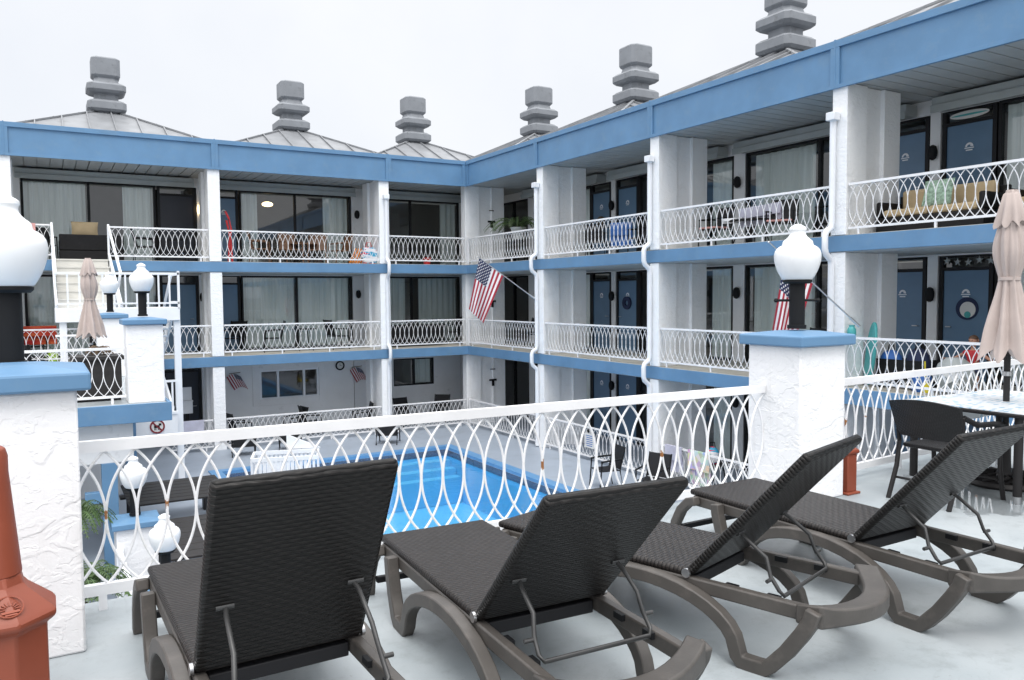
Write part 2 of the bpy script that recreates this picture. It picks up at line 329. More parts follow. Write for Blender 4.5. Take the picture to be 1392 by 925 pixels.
# ------------------------------------------------------------------ setting
PX0, PX1, PY0, PY1 = 4.7, 9.72, 6.5, 20.45
EX0, EY0 = 3.65, 18.3                      # far-left bay of the pool
def sheet(name, rects, z, m):
    mb = MB()
    for x0,y0,x1,y1 in rects: mb.add([(x0,y0,z),(x1,y0,z),(x1,y1,z),(x0,y1,z)], [(0,1,2,3)])
    return tag(mb.build(name, m), kind='structure')
sheet('ground', [(-3000,-3000,3000,-14),(-3000,34,3000,3000),(-3000,-14,-14,34),(25,-14,3000,34)], 0, 'asphalt')
cw = .28
sheet('pool_deck', [(-14,-14,EX0-cw,34),(PX1+cw,-14,25,34),(EX0-cw,PY1+cw,PX1+cw,34),(EX0-cw,-14,PX0-cw,EY0-cw),(PX0-cw,-14,PX1+cw,PY0-cw)], 0, 'pooldeck')
mb = MB()
loop_out = [(EX0-cw,EY0-cw),(PX0-cw,EY0-cw),(PX0-cw,PY0-cw),(PX1+cw,PY0-cw),(PX1+cw,PY1+cw),(EX0-cw,PY1+cw)]
loop_in = [(EX0,EY0),(PX0,EY0),(PX0,PY0),(PX1,PY0),(PX1,PY1),(EX0,PY1)]
def ringwall(mb, lo, li, z0, z1):
    n = len(lo); vs = [(*p, z1) for p in lo]+[(*p, z1) for p in li]+[(*p, z0) for p in li]+[(*p, z0) for p in lo]
    fs = []
    for i in range(n):
        j = (i+1) % n; fs += [(i,j,n+j,n+i),(n+i,n+j,2*n+j,2*n+i),(3*n+i,3*n+j,j,i)]
    mb.add(vs, fs)
ringwall(mb, loop_out, loop_in, -.05, .03); tag(mb.build('pool_coping', 'coping', smooth=0), kind='structure')
def inset(lp, e):
    sg = [(-e,-e),(-e,-e),(-e,-e),(e,-e),(e,e),(-e,e)]
    return [(x+a, y+b) for (x,y),(a,b) in zip(lp, sg)]
mb = MB(); li2 = inset(loop_in, -.004); n = 6
mb.add([(*p,-.05) for p in li2]+[(*p,-.22) for p in li2], [(i,(i+1)%n,n+(i+1)%n,n+i) for i in range(n)])
tag(mb.build('pool_waterline_tiles', 'tile', smooth=0), kind='structure')
mb = MB(); zb = -1.35
mb.add([(*p,-.22) for p in loop_in]+[(*p,zb) for p in loop_in], [(i,(i+1)%n,n+(i+1)%n,n+i) for i in range(n)]+[(6,7,8,9),(6,9,10,11)])
mb.cur = 1
for k in range(3): mb.box((EX0+.01, PY1-.34*(k+1), zb+.01), (PX1-.01, PY1-.34*k-.004, -.30-.17*k))
tag(mb.build('pool_basin', ['basin','basinstep'], smooth=0), kind='structure')
mb = MB(); mb.grid(lambda u, v: (PX0+.005+u*(PX1-PX0-.01), PY0+.005+v*(PY1-PY0-.01), -.15), 2, 2); mb.add([(EX0+.005,EY0+.005,-.15),(PX0+.004,EY0+.005,-.15),(PX0+.004,PY1-.005,-.15),(EX0+.005,PY1-.005,-.15)], [(0,1,2,3)])
tag(mb.build('pool_water', 'water', smooth=0), kind='structure')
# terrace we stand on
mb = MB()
mb.cur = 0; ring0 = [(-9,-9),(XR-.03,-9),(XR-.03,5.28),(5.3,4.74),(-.3,4.86),(-9,5.0)]
mb.add([(x,y,Z2) for x,y in ring0], [tuple(range(6))])
tag(mb.build('terrace_floor', 'deck', smooth=0), kind='structure')
mb = MB(); mb.add([(x,y,Z2-.004) for x,y in ring0]+[(x,y,Z2-.27) for x,y in ring0], [(i,(i+1)%6,6+(i+1)%6,6+i) for i in range(6)]+[tuple(range(11,5,-1))])
tag(mb.build('terrace_slab', 'blue', smooth=0), kind='structure')

# ------------------------------------------------------------------ motel
motel = thing('motel_building', 'three-storey white stucco motel with blue bands wrapping the pool on two sides', 'building')
# slabs and blue bands
for z in (Z2, Z3):
    mb = MB(); mb.box((S0, YB+.03, z-.26), (XR+.02, 32, z)); mb.box((XR+.03, E0, z-.26), (21, 32, z)); mb.build('floor_slab', 'pale', motel, smooth=0)
    mb = MB(); mb.box((S0, YB-.01, z-.285), (XR-.0, YB+.028, z-.012)); mb.box((XR-.01, E0, z-.285), (XR+.028, YB-.012, z-.012)); mb.build('blue_band', 'blue', motel, .004, smooth=0)
    mb = MB(); mb.box((S0, YB+.03, z-.30), (XR+.02, YB+DB, z-.264)); mb.box((XR+.03, E0, z-.30), (XR+DR, YB+DB, z-.264)); mb.build('walkway_ceiling', 'soffit', motel, smooth=0)
# top soffit with board joints
mb = MB()
w = .30; s = S0
while s < XR+.05:
    mb.box((s, YB+.03, 7.90), (min(s+w-.024, XR+.05), YB+DB+.3, 7.94)); s += w
s = E0
while s < YB+DB: mb.box((XR+.07, s, 7.90), (XR+DR+.3, s+w-.024, 7.94)); s += w
mb.box((S0, YB+.03, 7.943), (21, 32, 8.0)); mb.box((XR+.07, E0, 7.945), (21, YB, 8.0)); mb.build('roof_soffit', 'soffit', motel, smooth=0)
# fascia: flat board, raised frame strips at top, bottom and every joint
JB = [-5.63, -.70, 4.23, 9.33]; JR = [-.45, 4.5, 9.39, 14.31, 19.21]
mb = MB()
mb.box((S0, YB, FB), (XR-.0, YB+.05, FT)); mb.box((XR, E0, FB), (XR+.05, YB-.002, FT))
for z0, z1 in ((FT-.10, FT+.02), (FB-.01, FB+.05)):
    mb.box((S0, YB-.045, z0), (XR-.047, YB-.002, z1)); mb.box((XR-.045, E0, z0), (XR-.002, YB-.047, z1))
for s in JB: mb.box((s-.09, YB-.042, FB+.05), (s+.09, YB-.003, FT-.10)); mb.box((s-.015, YB-.049, FB), (s+.015, YB-.003, FT+.035))
for s in JR: mb.box((XR-.042, s-.09, FB+.05), (XR-.003, s+.09, FT-.10)); mb.box((XR-.049, s-.015, FB), (XR-.003, s+.015, FT+.035))
mb.box((XR-.16, YB-.032, FB+.05), (XR-.032, YB-.003, FT-.10)); mb.box((XR-.032, YB-.16, FB+.05), (XR-.003, YB-.033, FT-.10))
mb.build('roof_fascia', 'blue', motel, .003, smooth=0)
# flat roof behind the fascia
mb = MB(); mb.box((S0, YB+.05, FT-.30), (21, 34, FT-.20)); mb.box((XR+.06, E0, FT-.30), (21, YB+.04, FT-.20)); mb.build('flat_roof', 'roof', motel, smooth=0)
# pyramids with capped stacks
def sq(t):   # chamfered square
    c, s_ = abs(math.cos(t)), abs(math.sin(t)); return min(1/max(c, s_), 1.32/(c+s_))
def stack_mesh():
    mb = MB(); a, f = .385, .575
    pr = [(a,-.12),(a,.02),(f-.08,.05),(f,.12),(f,.33),(f-.08,.40),(a-.03,.45),(a-.03,.62),(f-.08,.66),(f,.73),(f,.90),(f-.08,.97),(a+.0,1.0),(a-.04,1.14),(a+.02,1.20),(a+.04,1.23),(a+.04,1.76),(a+.01,1.80)]
    rings = []
    for r, z in pr:
        ch = r-.12
        rings.append([(r,-ch,z),(r,ch,z),(ch,r,z),(-ch,r,z),(-r,ch,z),(-r,-ch,z),(-ch,-r,z),(ch,-r,z)])
    mb.rings(rings); return mb.mesh('roof_stack', 'cap', 0)
def pyr_mesh():
    mb = MB(); h, k = 2.55, .40; zt = 0; zb = -1.0
    mb.add([(-h,-h,zb),(h,-h,zb),(h,h,zb),(-h,h,zb),(-k,-k,zt),(k,-k,zt),(k,k,zt),(-k,k,zt),(-h,-h,zb-.7),(h,-h,zb-.7),(h,h,zb-.7),(-h,h,zb-.7)],
           [(0,1,5,4),(1,2,6,5),(2,3,7,6),(3,0,4,7),(4,5,6,7),(8,9,1,0),(9,10,2,1),(10,11,3,2),(11,8,0,3)])
    sl = (zt-zb)/(h-k)
    for q in range(4):
        R = Matrix.Rotation(q*PI/2, 3, 'Z')
        for x in [i*.72+.1 for i in range(-3, 4)]:
            yb = -h; yt = -max(k, abs(x)); 
            a = R @ Vector((x, yb, zb+.03)); b_ = R @ Vector((x, yt, zb+(h+yt)*sl+.03)); mb.beam(a, b_, .035, .055)
        a = R @ Vector((-h,-h,zb+.025)); b_ = R @ Vector((-k,-k,zt+.025)); mb.beam(a, b_, .07, .05)
    return mb.mesh('hipped_roof', 'roof', 20)
pm, sm = pyr_mesh(), stack_mesh()
for x, y in ((-4.1,30),(2.03,30),(8.13,30),(13.0,30),(16.6,26.3),(16.6,20.5),(16.6,14.5),(16.6,8.5),(16.6,2.5),(16.6,-3)):
    r = link('hipped_roof', pm, motel, 0, (x, y, 10.34)); link('roof_stack', sm, r)
# pillars (fins) per floor
def fin(tf, s0, s1, z0, z1, face):
    # face: +1 the thick nose is on the high side of s; nose 0-.55 deep, recessed panel, rear pilaster
    mb = MB(tf); mb.box((s0, .012, z0), (s1, .55, z1)); mb.box((s0+.06, .552, z0), (s1-.06, 1.02, z1)); mb.box((s0, 1.022, z0), (s1, 1.48, z1)); mb.box((s0-.015, 1.0, z0), (s1+.015, 1.05, z1))
    mb.build('pillar', 'stucco_fine', motel, .008, smooth=0)
for z0, z1 in ((Z1, Z2-.302), (Z2+.002, Z3-.302), (Z3+.002, FB+.05)):
    for s0, s1 in ((-5.8,-5.5),(-.88,-.58),(4.03,4.35),(9.02,9.34)): fin(TB, s0, s1, z0, z1, 1)
    for s0, s1 in ((-.6,-.3),(4.3,4.6),(9.16,9.46),(14.05,14.35),(18.90,19.22)): fin(TR, s0, s1, z0, z1, 1)
    fin(TR, YB+.14, YB+.44, z0, z1, 1)
# railings with pointed interlaced loops
RAILS = {}
def loops(L, z0, z1, p, r, n, seg, y=0):
    mb = MB(); H = z1-z0; cnt = max(2, round(L/p)); p = L/cnt
    R = (H*H/4+p*p)/(2*p)
    for i in range(-1, cnt+2):
        for sgn in (-1, 1):
            pts = []
            for k in range(seg+1):
                z = -H/2+H*k/seg; x = i*p + sgn*(math.sqrt(R*R-z*z)-(R-p))
                if -1e-6 <= x <= L+1e-6: pts.append((x, y+sgn*r*.5, z0+(z+H/2)))
                elif len(pts) > 1: mb.tube(pts, r, n, False, (0,1,0)); pts = []
                else: pts = []
            if len(pts) > 1: mb.tube(pts, r, n, False, (0,1,0))
    return mb
def rail_mesh(L, near=False):
    key = (round(L,2), near)
    if key in RAILS: return RAILS[key]
    if near:
        mb = loops(L, .135, .845, .15, .0078, 6, 26); mb.cur = 1; mb.box((0,-.022,.845), (L,.022,.905)); mb.box((0,-.02,.08), (L,.02,.138))
        x = .12
        while x < L: mb.box((x-.02,-.018,0), (x+.02,.018,.08)); x += 1.2
        me = mb.mesh('railing', ['rustwhite', 'white'], 50)
    else:
        mb = loops(L, .13, .85, .155, .0075, 4, 12); mb.box((0,-.02,.845), (L,.02,.885)); mb.box((0,-.02,.095), (L,.02,.132))
        x = .2
        while x < L: mb.box((x-.018,-.016,0), (x+.018,.016,.095)); x += (L-.4)/3 if L > 3 else L-.4
        me = mb.mesh('railing', 'white', 50)
    RAILS[key] = me; return me
def rail(par, p, q, z, near=False):
    p, q = Vector(p), Vector(q); d = q-p
    o = link('railing', rail_mesh(d.length, near), par); o.location = (p.x, p.y, z); o.rotation_euler = (0,0,math.atan2(d.y, d.x)); return o
for z in (Z2, Z3, Z1):
    for a, b_ in (((-5.48,),(-.9,)), ((-.56,),(4.01,)), ((4.37,),(9.0,)), ((9.36,),(11.96,))):
        if z == Z3 and a[0] == -.56:
            rail(motel, (-.56,YB+.07), (.22,YB+.07), z); rail(motel, (1.55,YB+.07), (4.01,YB+.07), z)
        elif z == Z1 and a[0] == -.56: rail(motel, (2.9,YB+.07), (4.01,YB+.07), z)
        else: rail(motel, (a[0],YB+.07), (b_[0],YB+.07), z)
    for a, b_ in ((-.28,4.28),(4.62,9.14),(9.48,14.03),(14.37,18.88),(19.24,YB-.0)):
        if z == Z1 and a < 4: continue
        rail(motel, (XR+.07,a), (XR+.07,b_), z)
    mb = MB(); mb.box((XR+.03,YB+.03,z), (XR+.10,YB+.10,z+.9)); mb.build('rail_post', 'white', motel)
# downspouts with swan-necks round every slab
def spout(tf, s, d):
    mb = MB(); P = [(s, d, 7.25), (s, d-.0, Z3+.16)]
    def neck(z): return [(s, d, z+.20), (s, d-.02, z+.13), (s, d-.14, z+.06), (s, d-.17, z-.02), (s, d-.17, z-.24), (s, d-.14, z-.33), (s, d-.02, z-.42), (s, d, z-.50)]
    P = [(s, d, 7.35)] + neck(Z3) + neck(Z2) + [(s, d, .03)]
    mb.tube([tf(*p) for p in P], .055, 10, True, (0.3,.2,.1))
    b2 = MB(tf); b2.box((s-.10, d-.10, 7.28), (s+.08, d+.05, 7.42)); o = mb.build('downspout', 'white_clean', motel, smooth=60); b2.build('outlet_box', 'white_clean', o, .01)
for s in (9.22, 4.4): spout(TB if s > 9 else TR, s if s > 9 else 4.52, -.058)
for s in (9.39, 14.28, 19.15): spout(TR, s, -.058)
# walls: openings listed along each wall
def pane_box(tf, name, s0, s1, z0, z1, d, parent, mull=(), curtains=(), fr=.05, fm='charcoal'):
    mb = MB(tf)
    mb.box((s0, d-.05, z0), (s0+fr, d+.05, z1)); mb.box((s1-fr, d-.05, z0), (s1, d+.05, z1)); mb.box((s0+fr, d-.05, z1-fr), (s1-fr, d+.05, z1)); mb.box((s0+fr, d-.05, z0), (s1-fr, d+.05, z0+.04))
    for m_ in mull: mb.box((m_-.035, d-.045, z0+.04), (m_+.035, d+.045, z1-fr))
    o = mb.build(name, fm, parent, smooth=0)
    g = MB(tf); e = [s0+fr]+sorted(mull)+[s1-fr]
    for i in range(len(e)-1): g.add([(e[i]+.036*(i>0), d+.008*(i%2), z0+.04), (e[i+1]-.036*(i<len(e)-2), d+.008*(i%2), z0+.04), (e[i+1]-.036*(i<len(e)-2), d+.008*(i%2), z1-fr), (e[i]+.036*(i>0), d+.008*(i%2), z1-fr)], [(0,1,2,3)])
    g.build('glass_pane', 'glass', o, smooth=0)
    for c0, c1 in curtains:
        ph = random.random()*9; cm = MB(tf); nu = max(8, int((c1-c0)/.022))
        cm.grid(lambda u, v: (c0+u*(c1-c0), d+.16+(.030*math.sin(ph+(c0+u*(c1-c0))*31+.6*math.sin(ph*2+u*7)) + .012*math.sin(ph+u*(c1-c0)*83))*(1.1-.25*v), z0+.05+v*(z1-z0-.11)), nu, 4)
        cm.build('curtain', 'curtain', o, smooth=180)
    return o
def emblem(tf, sc, z, d, parent):
    mb = MB(tf); n = 9; r = .075
    vs = [(sc, d, z)]
    for sgn in (1,):
        pts = [(sc+r*math.cos(PI*k/n), z+r*math.sin(PI*k/n)) for k in range(n+1)]; pin = [(sc+r*.55*math.cos(PI*k/n), z+r*.5*math.sin(PI*k/n)) for k in range(n+1)]
        mb.add([(a, d, b_) for a, b_ in pts]+[(a, d, b_) for a, b_ in pin], [(k, k+1, n+2+k, n+1+k) for k in range(n)])
    mb.box((sc-.085, d-.003, z-.03), (sc+.085, d, z-.012)); mb.box((sc-.05, d-.003, z+.005), (sc-.02, d, z+.06)); mb.box((sc-.06, d-.003, z-.07), (sc+.06, d, z-.05))
    mb.build('door_emblem', 'white_clean', parent, smooth=0)
def door(tf, s0, s1, z, d, leaf='door', hinge=1, em=True, trans=True):
    mb = MB(tf); fr = .075; zt = z+2.04; ztt = z+2.31
    for a, b_ in ((s0, s0+fr), (s1-fr, s1)): mb.box((a, d-.05, z), (b_, d+.05, ztt))
    mb.box((s0+fr, d-.05, zt), (s1-fr, d+.05, zt+.06)); mb.box((s0+fr, d-.05, ztt-.03), (s1-fr, d+.05, ztt))
    dr = mb.build('door', 'charcoal', motel, smooth=0)
    l = MB(tf); l.box((s0+fr+.004, d-.02, z+.02), (s1-fr-.004, d+.02, zt-.004)); lf = l.build('door_leaf', leaf, dr, smooth=0)
    hs = s1-fr-.08 if hinge > 0 else s0+fr+.08
    h = MB(); h.tube([tf(hs, d-.02, z+1.0), tf(hs, d-.07, z+1.0), tf(hs-.1*hinge, d-.075, z+1.0)], .012, 6); h.build('door_handle', 'steel', dr)
    t = MB(tf); t.add([(s0+fr, d, zt+.06), (s1-fr, d, zt+.06), (s1-fr, d, ztt-.03), (s0+fr, d, ztt-.03)], [(0,1,2,3)]); t.build('transom_pane', 'glass', dr, smooth=0)
    if em: emblem(tf, (s0+s1)/2, z+1.62, d-.024, dr)
    return dr
def post(tf, s0, s1, z, zt, d, m='white_wall'): MB(tf).box((s0, d-.06, z), (s1, d+.08, zt)).build('wall_pier', m, motel, smooth=0)
LAMPM = {}
def lamp(tf, s, z, d, lit=False):
    mb = MB(tf); mb.box((s-.05, d-.02, z-.07), (s+.05, d, z+.07)); o = mb.build('wall_lamp', 'black', motel, .01)
    g = MB(); c = tf(s, d-.075, z); g.lathe([(.02,-.14),(.065,-.11),(.085,-.03),(.085,.03),(.065,.11),(.02,.14)], c, 12); g.build('lamp_cage', 'bulb' if lit else 'black', o)
DOORS = {}
for fl, (z, zc) in enumerate(((Z1, Z2-.302), (Z2, Z3-.302), (Z3, 7.898))):
    h0 = z+2.32
    # back wall above openings and end pieces
    post(TB, S0, XR+DR, h0, zc, DB+.02); post(TR, E0, YB+DB-.08, h0, zc, DR+.02)
    post(TB, 12.98, XR+DR-.1, z, h0, DB); post(TB, 4.12, 4.46, z, h0, DB); post(TB, 8.97, 9.38, z, h0, DB); post(TB, -.78, -.44, z, h0, DB)
    if fl == 0:
        # plain white wall with two windows in the two right bays
        for a, b_, z0, z1 in ((4.46,5.85,0,h0),(7.75,8.95,0,h0),(5.85,7.75,0,1.05),(5.85,7.75,1.98,h0),(9.40,10.38,0,h0),(11.9,12.96,0,h0),(10.38,11.9,0,1.18),(10.38,11.9,2.12,h0)):
            MB(TB).box((a, DB-.06, z0), (b_, DB+.08, z1)).build('wall', 'white_wall', motel, smooth=0)
        w = pane_box(TB, 'window', 5.85, 7.75, 1.05, 1.98, DB, motel, (6.43, 7.27), (), .06, 'white_clean')
        mb = MB(TB)
        for a, b_, z0, z1 in ((5.62,5.85,.85,2.16),(7.75,7.98,.85,2.16),(5.85,7.75,.85,1.05),(5.85,7.75,1.98,2.16)): mb.box((a, DB-.09, z0), (b_, DB-.062, z1))
        mb.build('window_surround', 'white_wall', w, .004)
        w2 = pane_box(TB, 'window', 10.38, 11.9, 1.18, 2.12, DB, motel, (11.15,), ((11.2,11.85),), .04)
        pane_box(TB, 'sliding_door', -.42, 2.97, z, h0, DB, motel, (.4,), ())
        door(TB, 3.02, 4.10, z, DB, 'doordark', em=False)  # dark leaf in place of an open passage, its shade put into the colour
    else:
        cs = ((-.38,1.15),(2.11,2.92)) if fl == 2 else ((-.38,1.2),(1.3,2.92))
        pane_box(TB, 'sliding_door', -.42, 2.97, z, h0, DB, motel, (1.22,), cs)
        door(TB, 3.02, 4.10, z, DB, 'doordark' if fl == 2 else 'door', em=False); door(TB, 4.48, 5.33, z, DB, 'door', -1, em=fl == 2)
        cs = ((5.42,5.95),(8.06,8.88)) if fl == 2 else ((5.42,7.05),(7.15,8.88))
        pane_box(TB, 'sliding_door', 5.37, 8.95, z, h0, DB, motel, (7.1,), cs)
        cs = ((12.3,12.9),) if fl == 2 else ((9.45,10.95),(11.45,12.9))
        pane_box(TB, 'sliding_door', 9.40, 12.96, z, h0, DB, motel, (11.1,), cs)
        pane_box(TB, 'sliding_door', -4.3, -.8, z, h0, DB, motel, (-2.6,), ((-4.2,-2.65),(-2.55,-.9)))
        lamp(TB, 9.14, z+1.72, DB-.06)
        lamp(TB, 4.20, z+1.66, DB-.06, fl == 2)
    # right wing
    for c in (-.55, 9.14, 18.98):
        post(TR, c-.10, c+.10, z, h0, DR)
        d1 = door(TR, c-1.12, c-.13, z, DR, 'door', 1); d2 = door(TR, c+.13, c+1.12, z, DR, 'door', -1)
        DOORS[(fl, round(c))] = (d1, d2); lamp(TR, c, z+1.60, DR-.06)
    for c in (4.45, 14.04):
        post(TR, c-.18, c+.18, z, h0, DR); lamp(TR, c, z+1.66, DR-.06)
    for a, b_, mu, cs in ((.60,4.25,2.4,((.7,2.3),(2.5,4.2))),(4.65,7.99,6.3,((4.7,6.2),(6.8,7.93))),(10.28,13.84,11.75,((10.35,11.6),(12.0,13.75))),(14.24,17.84,16.0,((14.3,15.1),(16.2,17.7))),(20.12,23.4,21.8,((20.2,20.75),(22.4,23.3)))):
        pane_box(TR, 'sliding_door', a, b_, z, h0, DR, motel, (mu,), cs)
    post(TR, 23.42, 23.78, z, h0, DR); pane_box(TR, 'sliding_door', 23.8, 25.9, z, h0, DR, motel, (24.8,), ())
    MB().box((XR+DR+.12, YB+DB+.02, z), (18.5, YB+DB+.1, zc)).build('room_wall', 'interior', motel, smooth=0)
    # rooms behind the glass
    for mb, tf, a, b_, dep in ((MB(TB), TB, S0, XR+DR+3, DB), (MB(TR), TR, E0, YB+DB, DR)):
        mb.box((a, dep+3.2, z), (b_, dep+3.3, zc))
        for q in ((-.6,4.28,9.17) if tf is TB else (-.55,4.45,9.14,14.04,18.98,23.6)): mb.box((q-.05, dep+.09, z), (q+.05, dep+3.19, zc))
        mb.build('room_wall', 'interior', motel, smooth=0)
# awning cases under the top soffit
for tf, a, b_, dd in ((TB,-.55,4.0,DB),(TB,4.4,9.0,DB),(TB,9.4,13.2,DB),(TR,-.2,4.2,DR),(TR,4.7,9.0,DR),(TR,9.5,13.9,DR),(TR,14.4,18.8,DR),(TR,19.3,23.6,DR)):
    mb = MB(tf); mb.box((a, dd-.42, 7.62), (b_, dd-.08, 7.84)); mb.box((a, dd-.46, 7.56), (b_, dd-.43, 7.70)); mb.build('awning_case', 'greymetal', motel, .01, smooth=0)
# decorations fixed to doors
def on_door(k, i): return DOORS[k][i]
mb = MB(); cy, cz = 8.52, Z3+2.20; mb.lathe([(.36,-.006),(.36,.006)], (0,0,0), 24); 
for i, (x, y, zz) in enumerate(mb.v): mb.v[i] = (XR+DR-.035+zz, cy+x*1.0, cz+y*.20)
mb.build('surfboard_plaque', 'clockface', on_door((2, 9), 0))
mb = MB()
for i, (x, y, zz) in enumerate(MB().lathe([(.33,-.007),(.33,.007)], (0,0,0), 24).v): mb.v.append((XR+DR-.040+zz*.5, cy+x*1.0, cz+y*.055))
mb.f = MB().lathe([(.33,-.007),(.33,.007)], (0,0,0), 24).f; mb.mi = [0]*len(mb.f); mb.build('plaque_stripe', 'teal', on_door((2, 9), 0))
def ann(mb, rg):
    n = len(rg[0]); m = len(rg); mb.add([p for r in rg for p in r], [(i*n+k, i*n+(k+1)%n, ((i+1)%m)*n+(k+1)%n, ((i+1)%m)*n+k) for i in range(m) for k in range(n)])
def disc(par, name, m, yc, zc_, r, x, th=.02, n=28, r2=None):
    mb = MB(); vs = []
    if r2: ann(mb, [[(x+a, yc+rr*math.cos(2*PI*k/n), zc_+rr*math.sin(2*PI*k/n)) for k in range(n)] for a, rr in ((0,r2),(0,r),(-th,r),(-th,r2))])
    else: mb.rings([[(x+a, yc+r*math.cos(2*PI*k/n), zc_+r*math.sin(2*PI*k/n)) for k in range(n)] for a in (0,-th)])
    return mb.build(name, m, par, smooth=0)
xd = XR+DR-.024
p_ = disc(on_door((1, 9), 0), 'round_door_sign', 'navy', 8.48, Z2+1.34, .205, xd, .02); disc(p_, 'sign_face', 'clockface', 8.46, Z2+1.32, .145, xd-.021, .006); disc(p_, 'sign_band', 'teal', 8.46, Z2+1.23, .06, xd-.028, .003)
disc(on_door((1, 19), 0), 'door_wreath', 'navy', 18.36, Z2+1.40, .19, xd, .05, 16, .08); disc(on_door((2, 19), 1), 'door_wreath', 'dried', 19.6, Z3+1.15, .19, xd, .06, 14, .07)
mb = MB()
for k in range(5):
    yc = 8.06+.2*k; zc_ = Z2+2.2+.02*math.sin(k*2)
    ps = [(xd-.03, yc+(.075 if j%2 == 0 else .028)*math.sin(j*PI/5), zc_+(.075 if j%2 == 0 else .028)*math.cos(j*PI/5)) for j in range(10)]
    mb.add(ps+[(x-.012,y,z_) for x,y,z_ in ps], [tuple(range(10)), tuple(range(19,9,-1))]+[(j,(j+1)%10,10+(j+1)%10,10+j) for j in range(10)])
mb.build('starfish_garland', 'greymetal', on_door((1, 9), 0), smooth=0)
# hose brackets / pole holders on the corner pillars
for z in (Z1, Z2, Z3):
    mb = MB(TR); mb.box((YB+.10, .85, z+1.42), (YB+.138, 1.12, z+1.48)); mb.box((YB+.06, .95, z+1.25), (YB+.138, 1.01, z+1.42)); mb.box((YB+.12, .9, z+1.80), (YB+.138, 1.08, z+1.83)); mb.build('pole_bracket', 'black', motel)
mb = MB(); mb.lathe([(.05,-.05),(.07,0),(.05,.05)], (13.4, 22.2, Z2-.36), 10); mb.build('ceiling_bulb', 'bulb', motel)
mb = MB(); mb.lathe([(.05,0),(.16,.03),(.18,.09),(.12,.14),(.03,.16)], (6.55, 27.3, 7.30), 16); mb.build('room_lamp', 'bulb', motel)

# ------------------------------------------------------------------ stairs and upper terrace on the left
st = thing('staircase', 'white outdoor staircase with picket landing climbing to the third-floor walkway', 'staircase', (1.5, 20.2, 0))
off = Vector((-1.5,-20.2,0))
def sp(mb, name, m, par=st, **k): return mb.build(name, m, par, loc=off if par is st else None, **k)
mb = MB(); mb.box((.22,20.0,3.78), (2.74,21.3,4.08)); sp(mb, 'landing', 'white_clean', bevel=.006)
mb = MB()
for k in range(6): y = 21.3+k*.36; mb.box((.30, y, 4.08+k*.2), (1.48, y+.38, 4.08+(k+1)*.2)); mb.box((.28, y-.02, 4.06+(k+1)*.2), (1.50, y+.36, 4.085+(k+1)*.2+.01))
sp(mb, 'upper_flight', 'cream', smooth=0)
mb = MB()
for x in (.25, 1.53): mb.beam((x,20.05,4.0), (x,YB,5.33), .05, .30); mb.beam((x,20.04,4.84), (x,YB,6.2), .05, .06); mb.beam((x,YB,6.2), (x,YB,5.35), .05, .05)
sp(mb, 'stringer', 'white_clean', smooth=0)
mb = MB()
for k in range(7): y = 21.3+k*.33; mb.box((1.64, y, 3.88-(k+1)*.19), (2.70, y+.34, 3.92-(k+1)*.19))
for x in (1.6, 2.72): mb.beam((x,21.2,3.95), (x,YB,2.72), .05, .28); mb.beam((x,21.2,4.85), (x,YB,3.62), .05, .06)
sp(mb, 'lower_flight', 'white_clean', smooth=0)
mb = MB(); mb.box((.22,20.0,4.83), (2.74,20.05,4.88)); mb.box((.22,20.0,4.16), (2.74,20.05,4.20)); x = .24
while x < 2.75: mb.box((x-.018,20.006,4.08), (x+.018,20.044,4.83)); x += .229
mb.box((2.70,20.0,4.05), (2.75,20.05,4.92)); mb.beam((2.73,20.06,4.85), (2.73,21.3,4.85), .05, .05); mb.beam((2.73,20.06,4.2), (2.73,21.3,4.2), .05, .04)
sp(mb, 'landing_railing', 'white_clean', smooth=0)
for x in (.36, 2.68): mb = MB(); mb.box((x-.07,20.06,0), (x+.07,20.2,3.778)); sp(mb, 'post', 'white_clean', bevel=.006)
mb = MB(); mb.box((1.55,19.86,.92), (2.60,19.93,1.62)); mb.box((1.5,19.84,1.62), (2.62,19.95,1.68)); sp(mb, 'knee_panel', 'white_clean')
mb = MB()
for k in range(9): y = 20.3+k*.36; mb.box((1.66, y, 1.45+k*.135), (2.58, y+.36, 1.5+k*.135))
mb.beam((1.68,20.2,1.6), (1.68,YB,2.8), .05, .3); mb.beam((2.55,20.2,1.6), (2.55,YB,2.8), .05, .3)
mb.box((1.7,19.95,2.35), (2.6,20.0,2.40)); mb.box((1.72,19.96,1.68), (1.76,19.99,2.35)); mb.box((2.1,19.96,1.68), (2.14,19.99,2.35)); mb.box((2.5,19.96,1.68), (2.54,19.99,2.35))
sp(mb, 'ground_flight', 'white_clean', smooth=0)
# round no-dogs sign
sg = thing('round_sign', 'small round prohibition sign with a dog on the white panel under the blue band', 'sign', (2.16, 19.85, 1.36))
def ydisc(mb, r, y, n=28, xc=0, zc_=0, th=.006, r2=None):
    if r2: ann(mb, [[(xc+rr*math.cos(2*PI*k/n), y+a, zc_+rr*math.sin(2*PI*k/n)) for k in range(n)] for a, rr in ((0,r2),(0,r),(-th,r),(-th,r2))])
    else: mb.rings([[(xc+r*math.cos(2*PI*k/n), y+a, zc_+r*math.sin(2*PI*k/n)) for k in range(n)] for a in (0,-th)])
    return mb
ydisc(MB(), .155, 0).build('sign_plate', 'clockface', sg, smooth=0)
mb = ydisc(MB(), .16, -.007, r2=.125); mb.beam((-.095,-.013,.095), (.095,-.013,-.095), .006, .03, (0.7,0,.7)); mb.build('sign_ring', 'signred', sg, smooth=0)
mb = MB(); mb.box((-.07,-.009,-.03), (.05,-.007,.03)); mb.box((.03,-.009,.02), (.085,-.007,.07)); 
for x in (-.065,-.04,.015,.04): mb.box((x,-.009,-.08), (x+.015,-.007,-.03))
mb.build('dog_mark', 'black', sg, smooth=0)
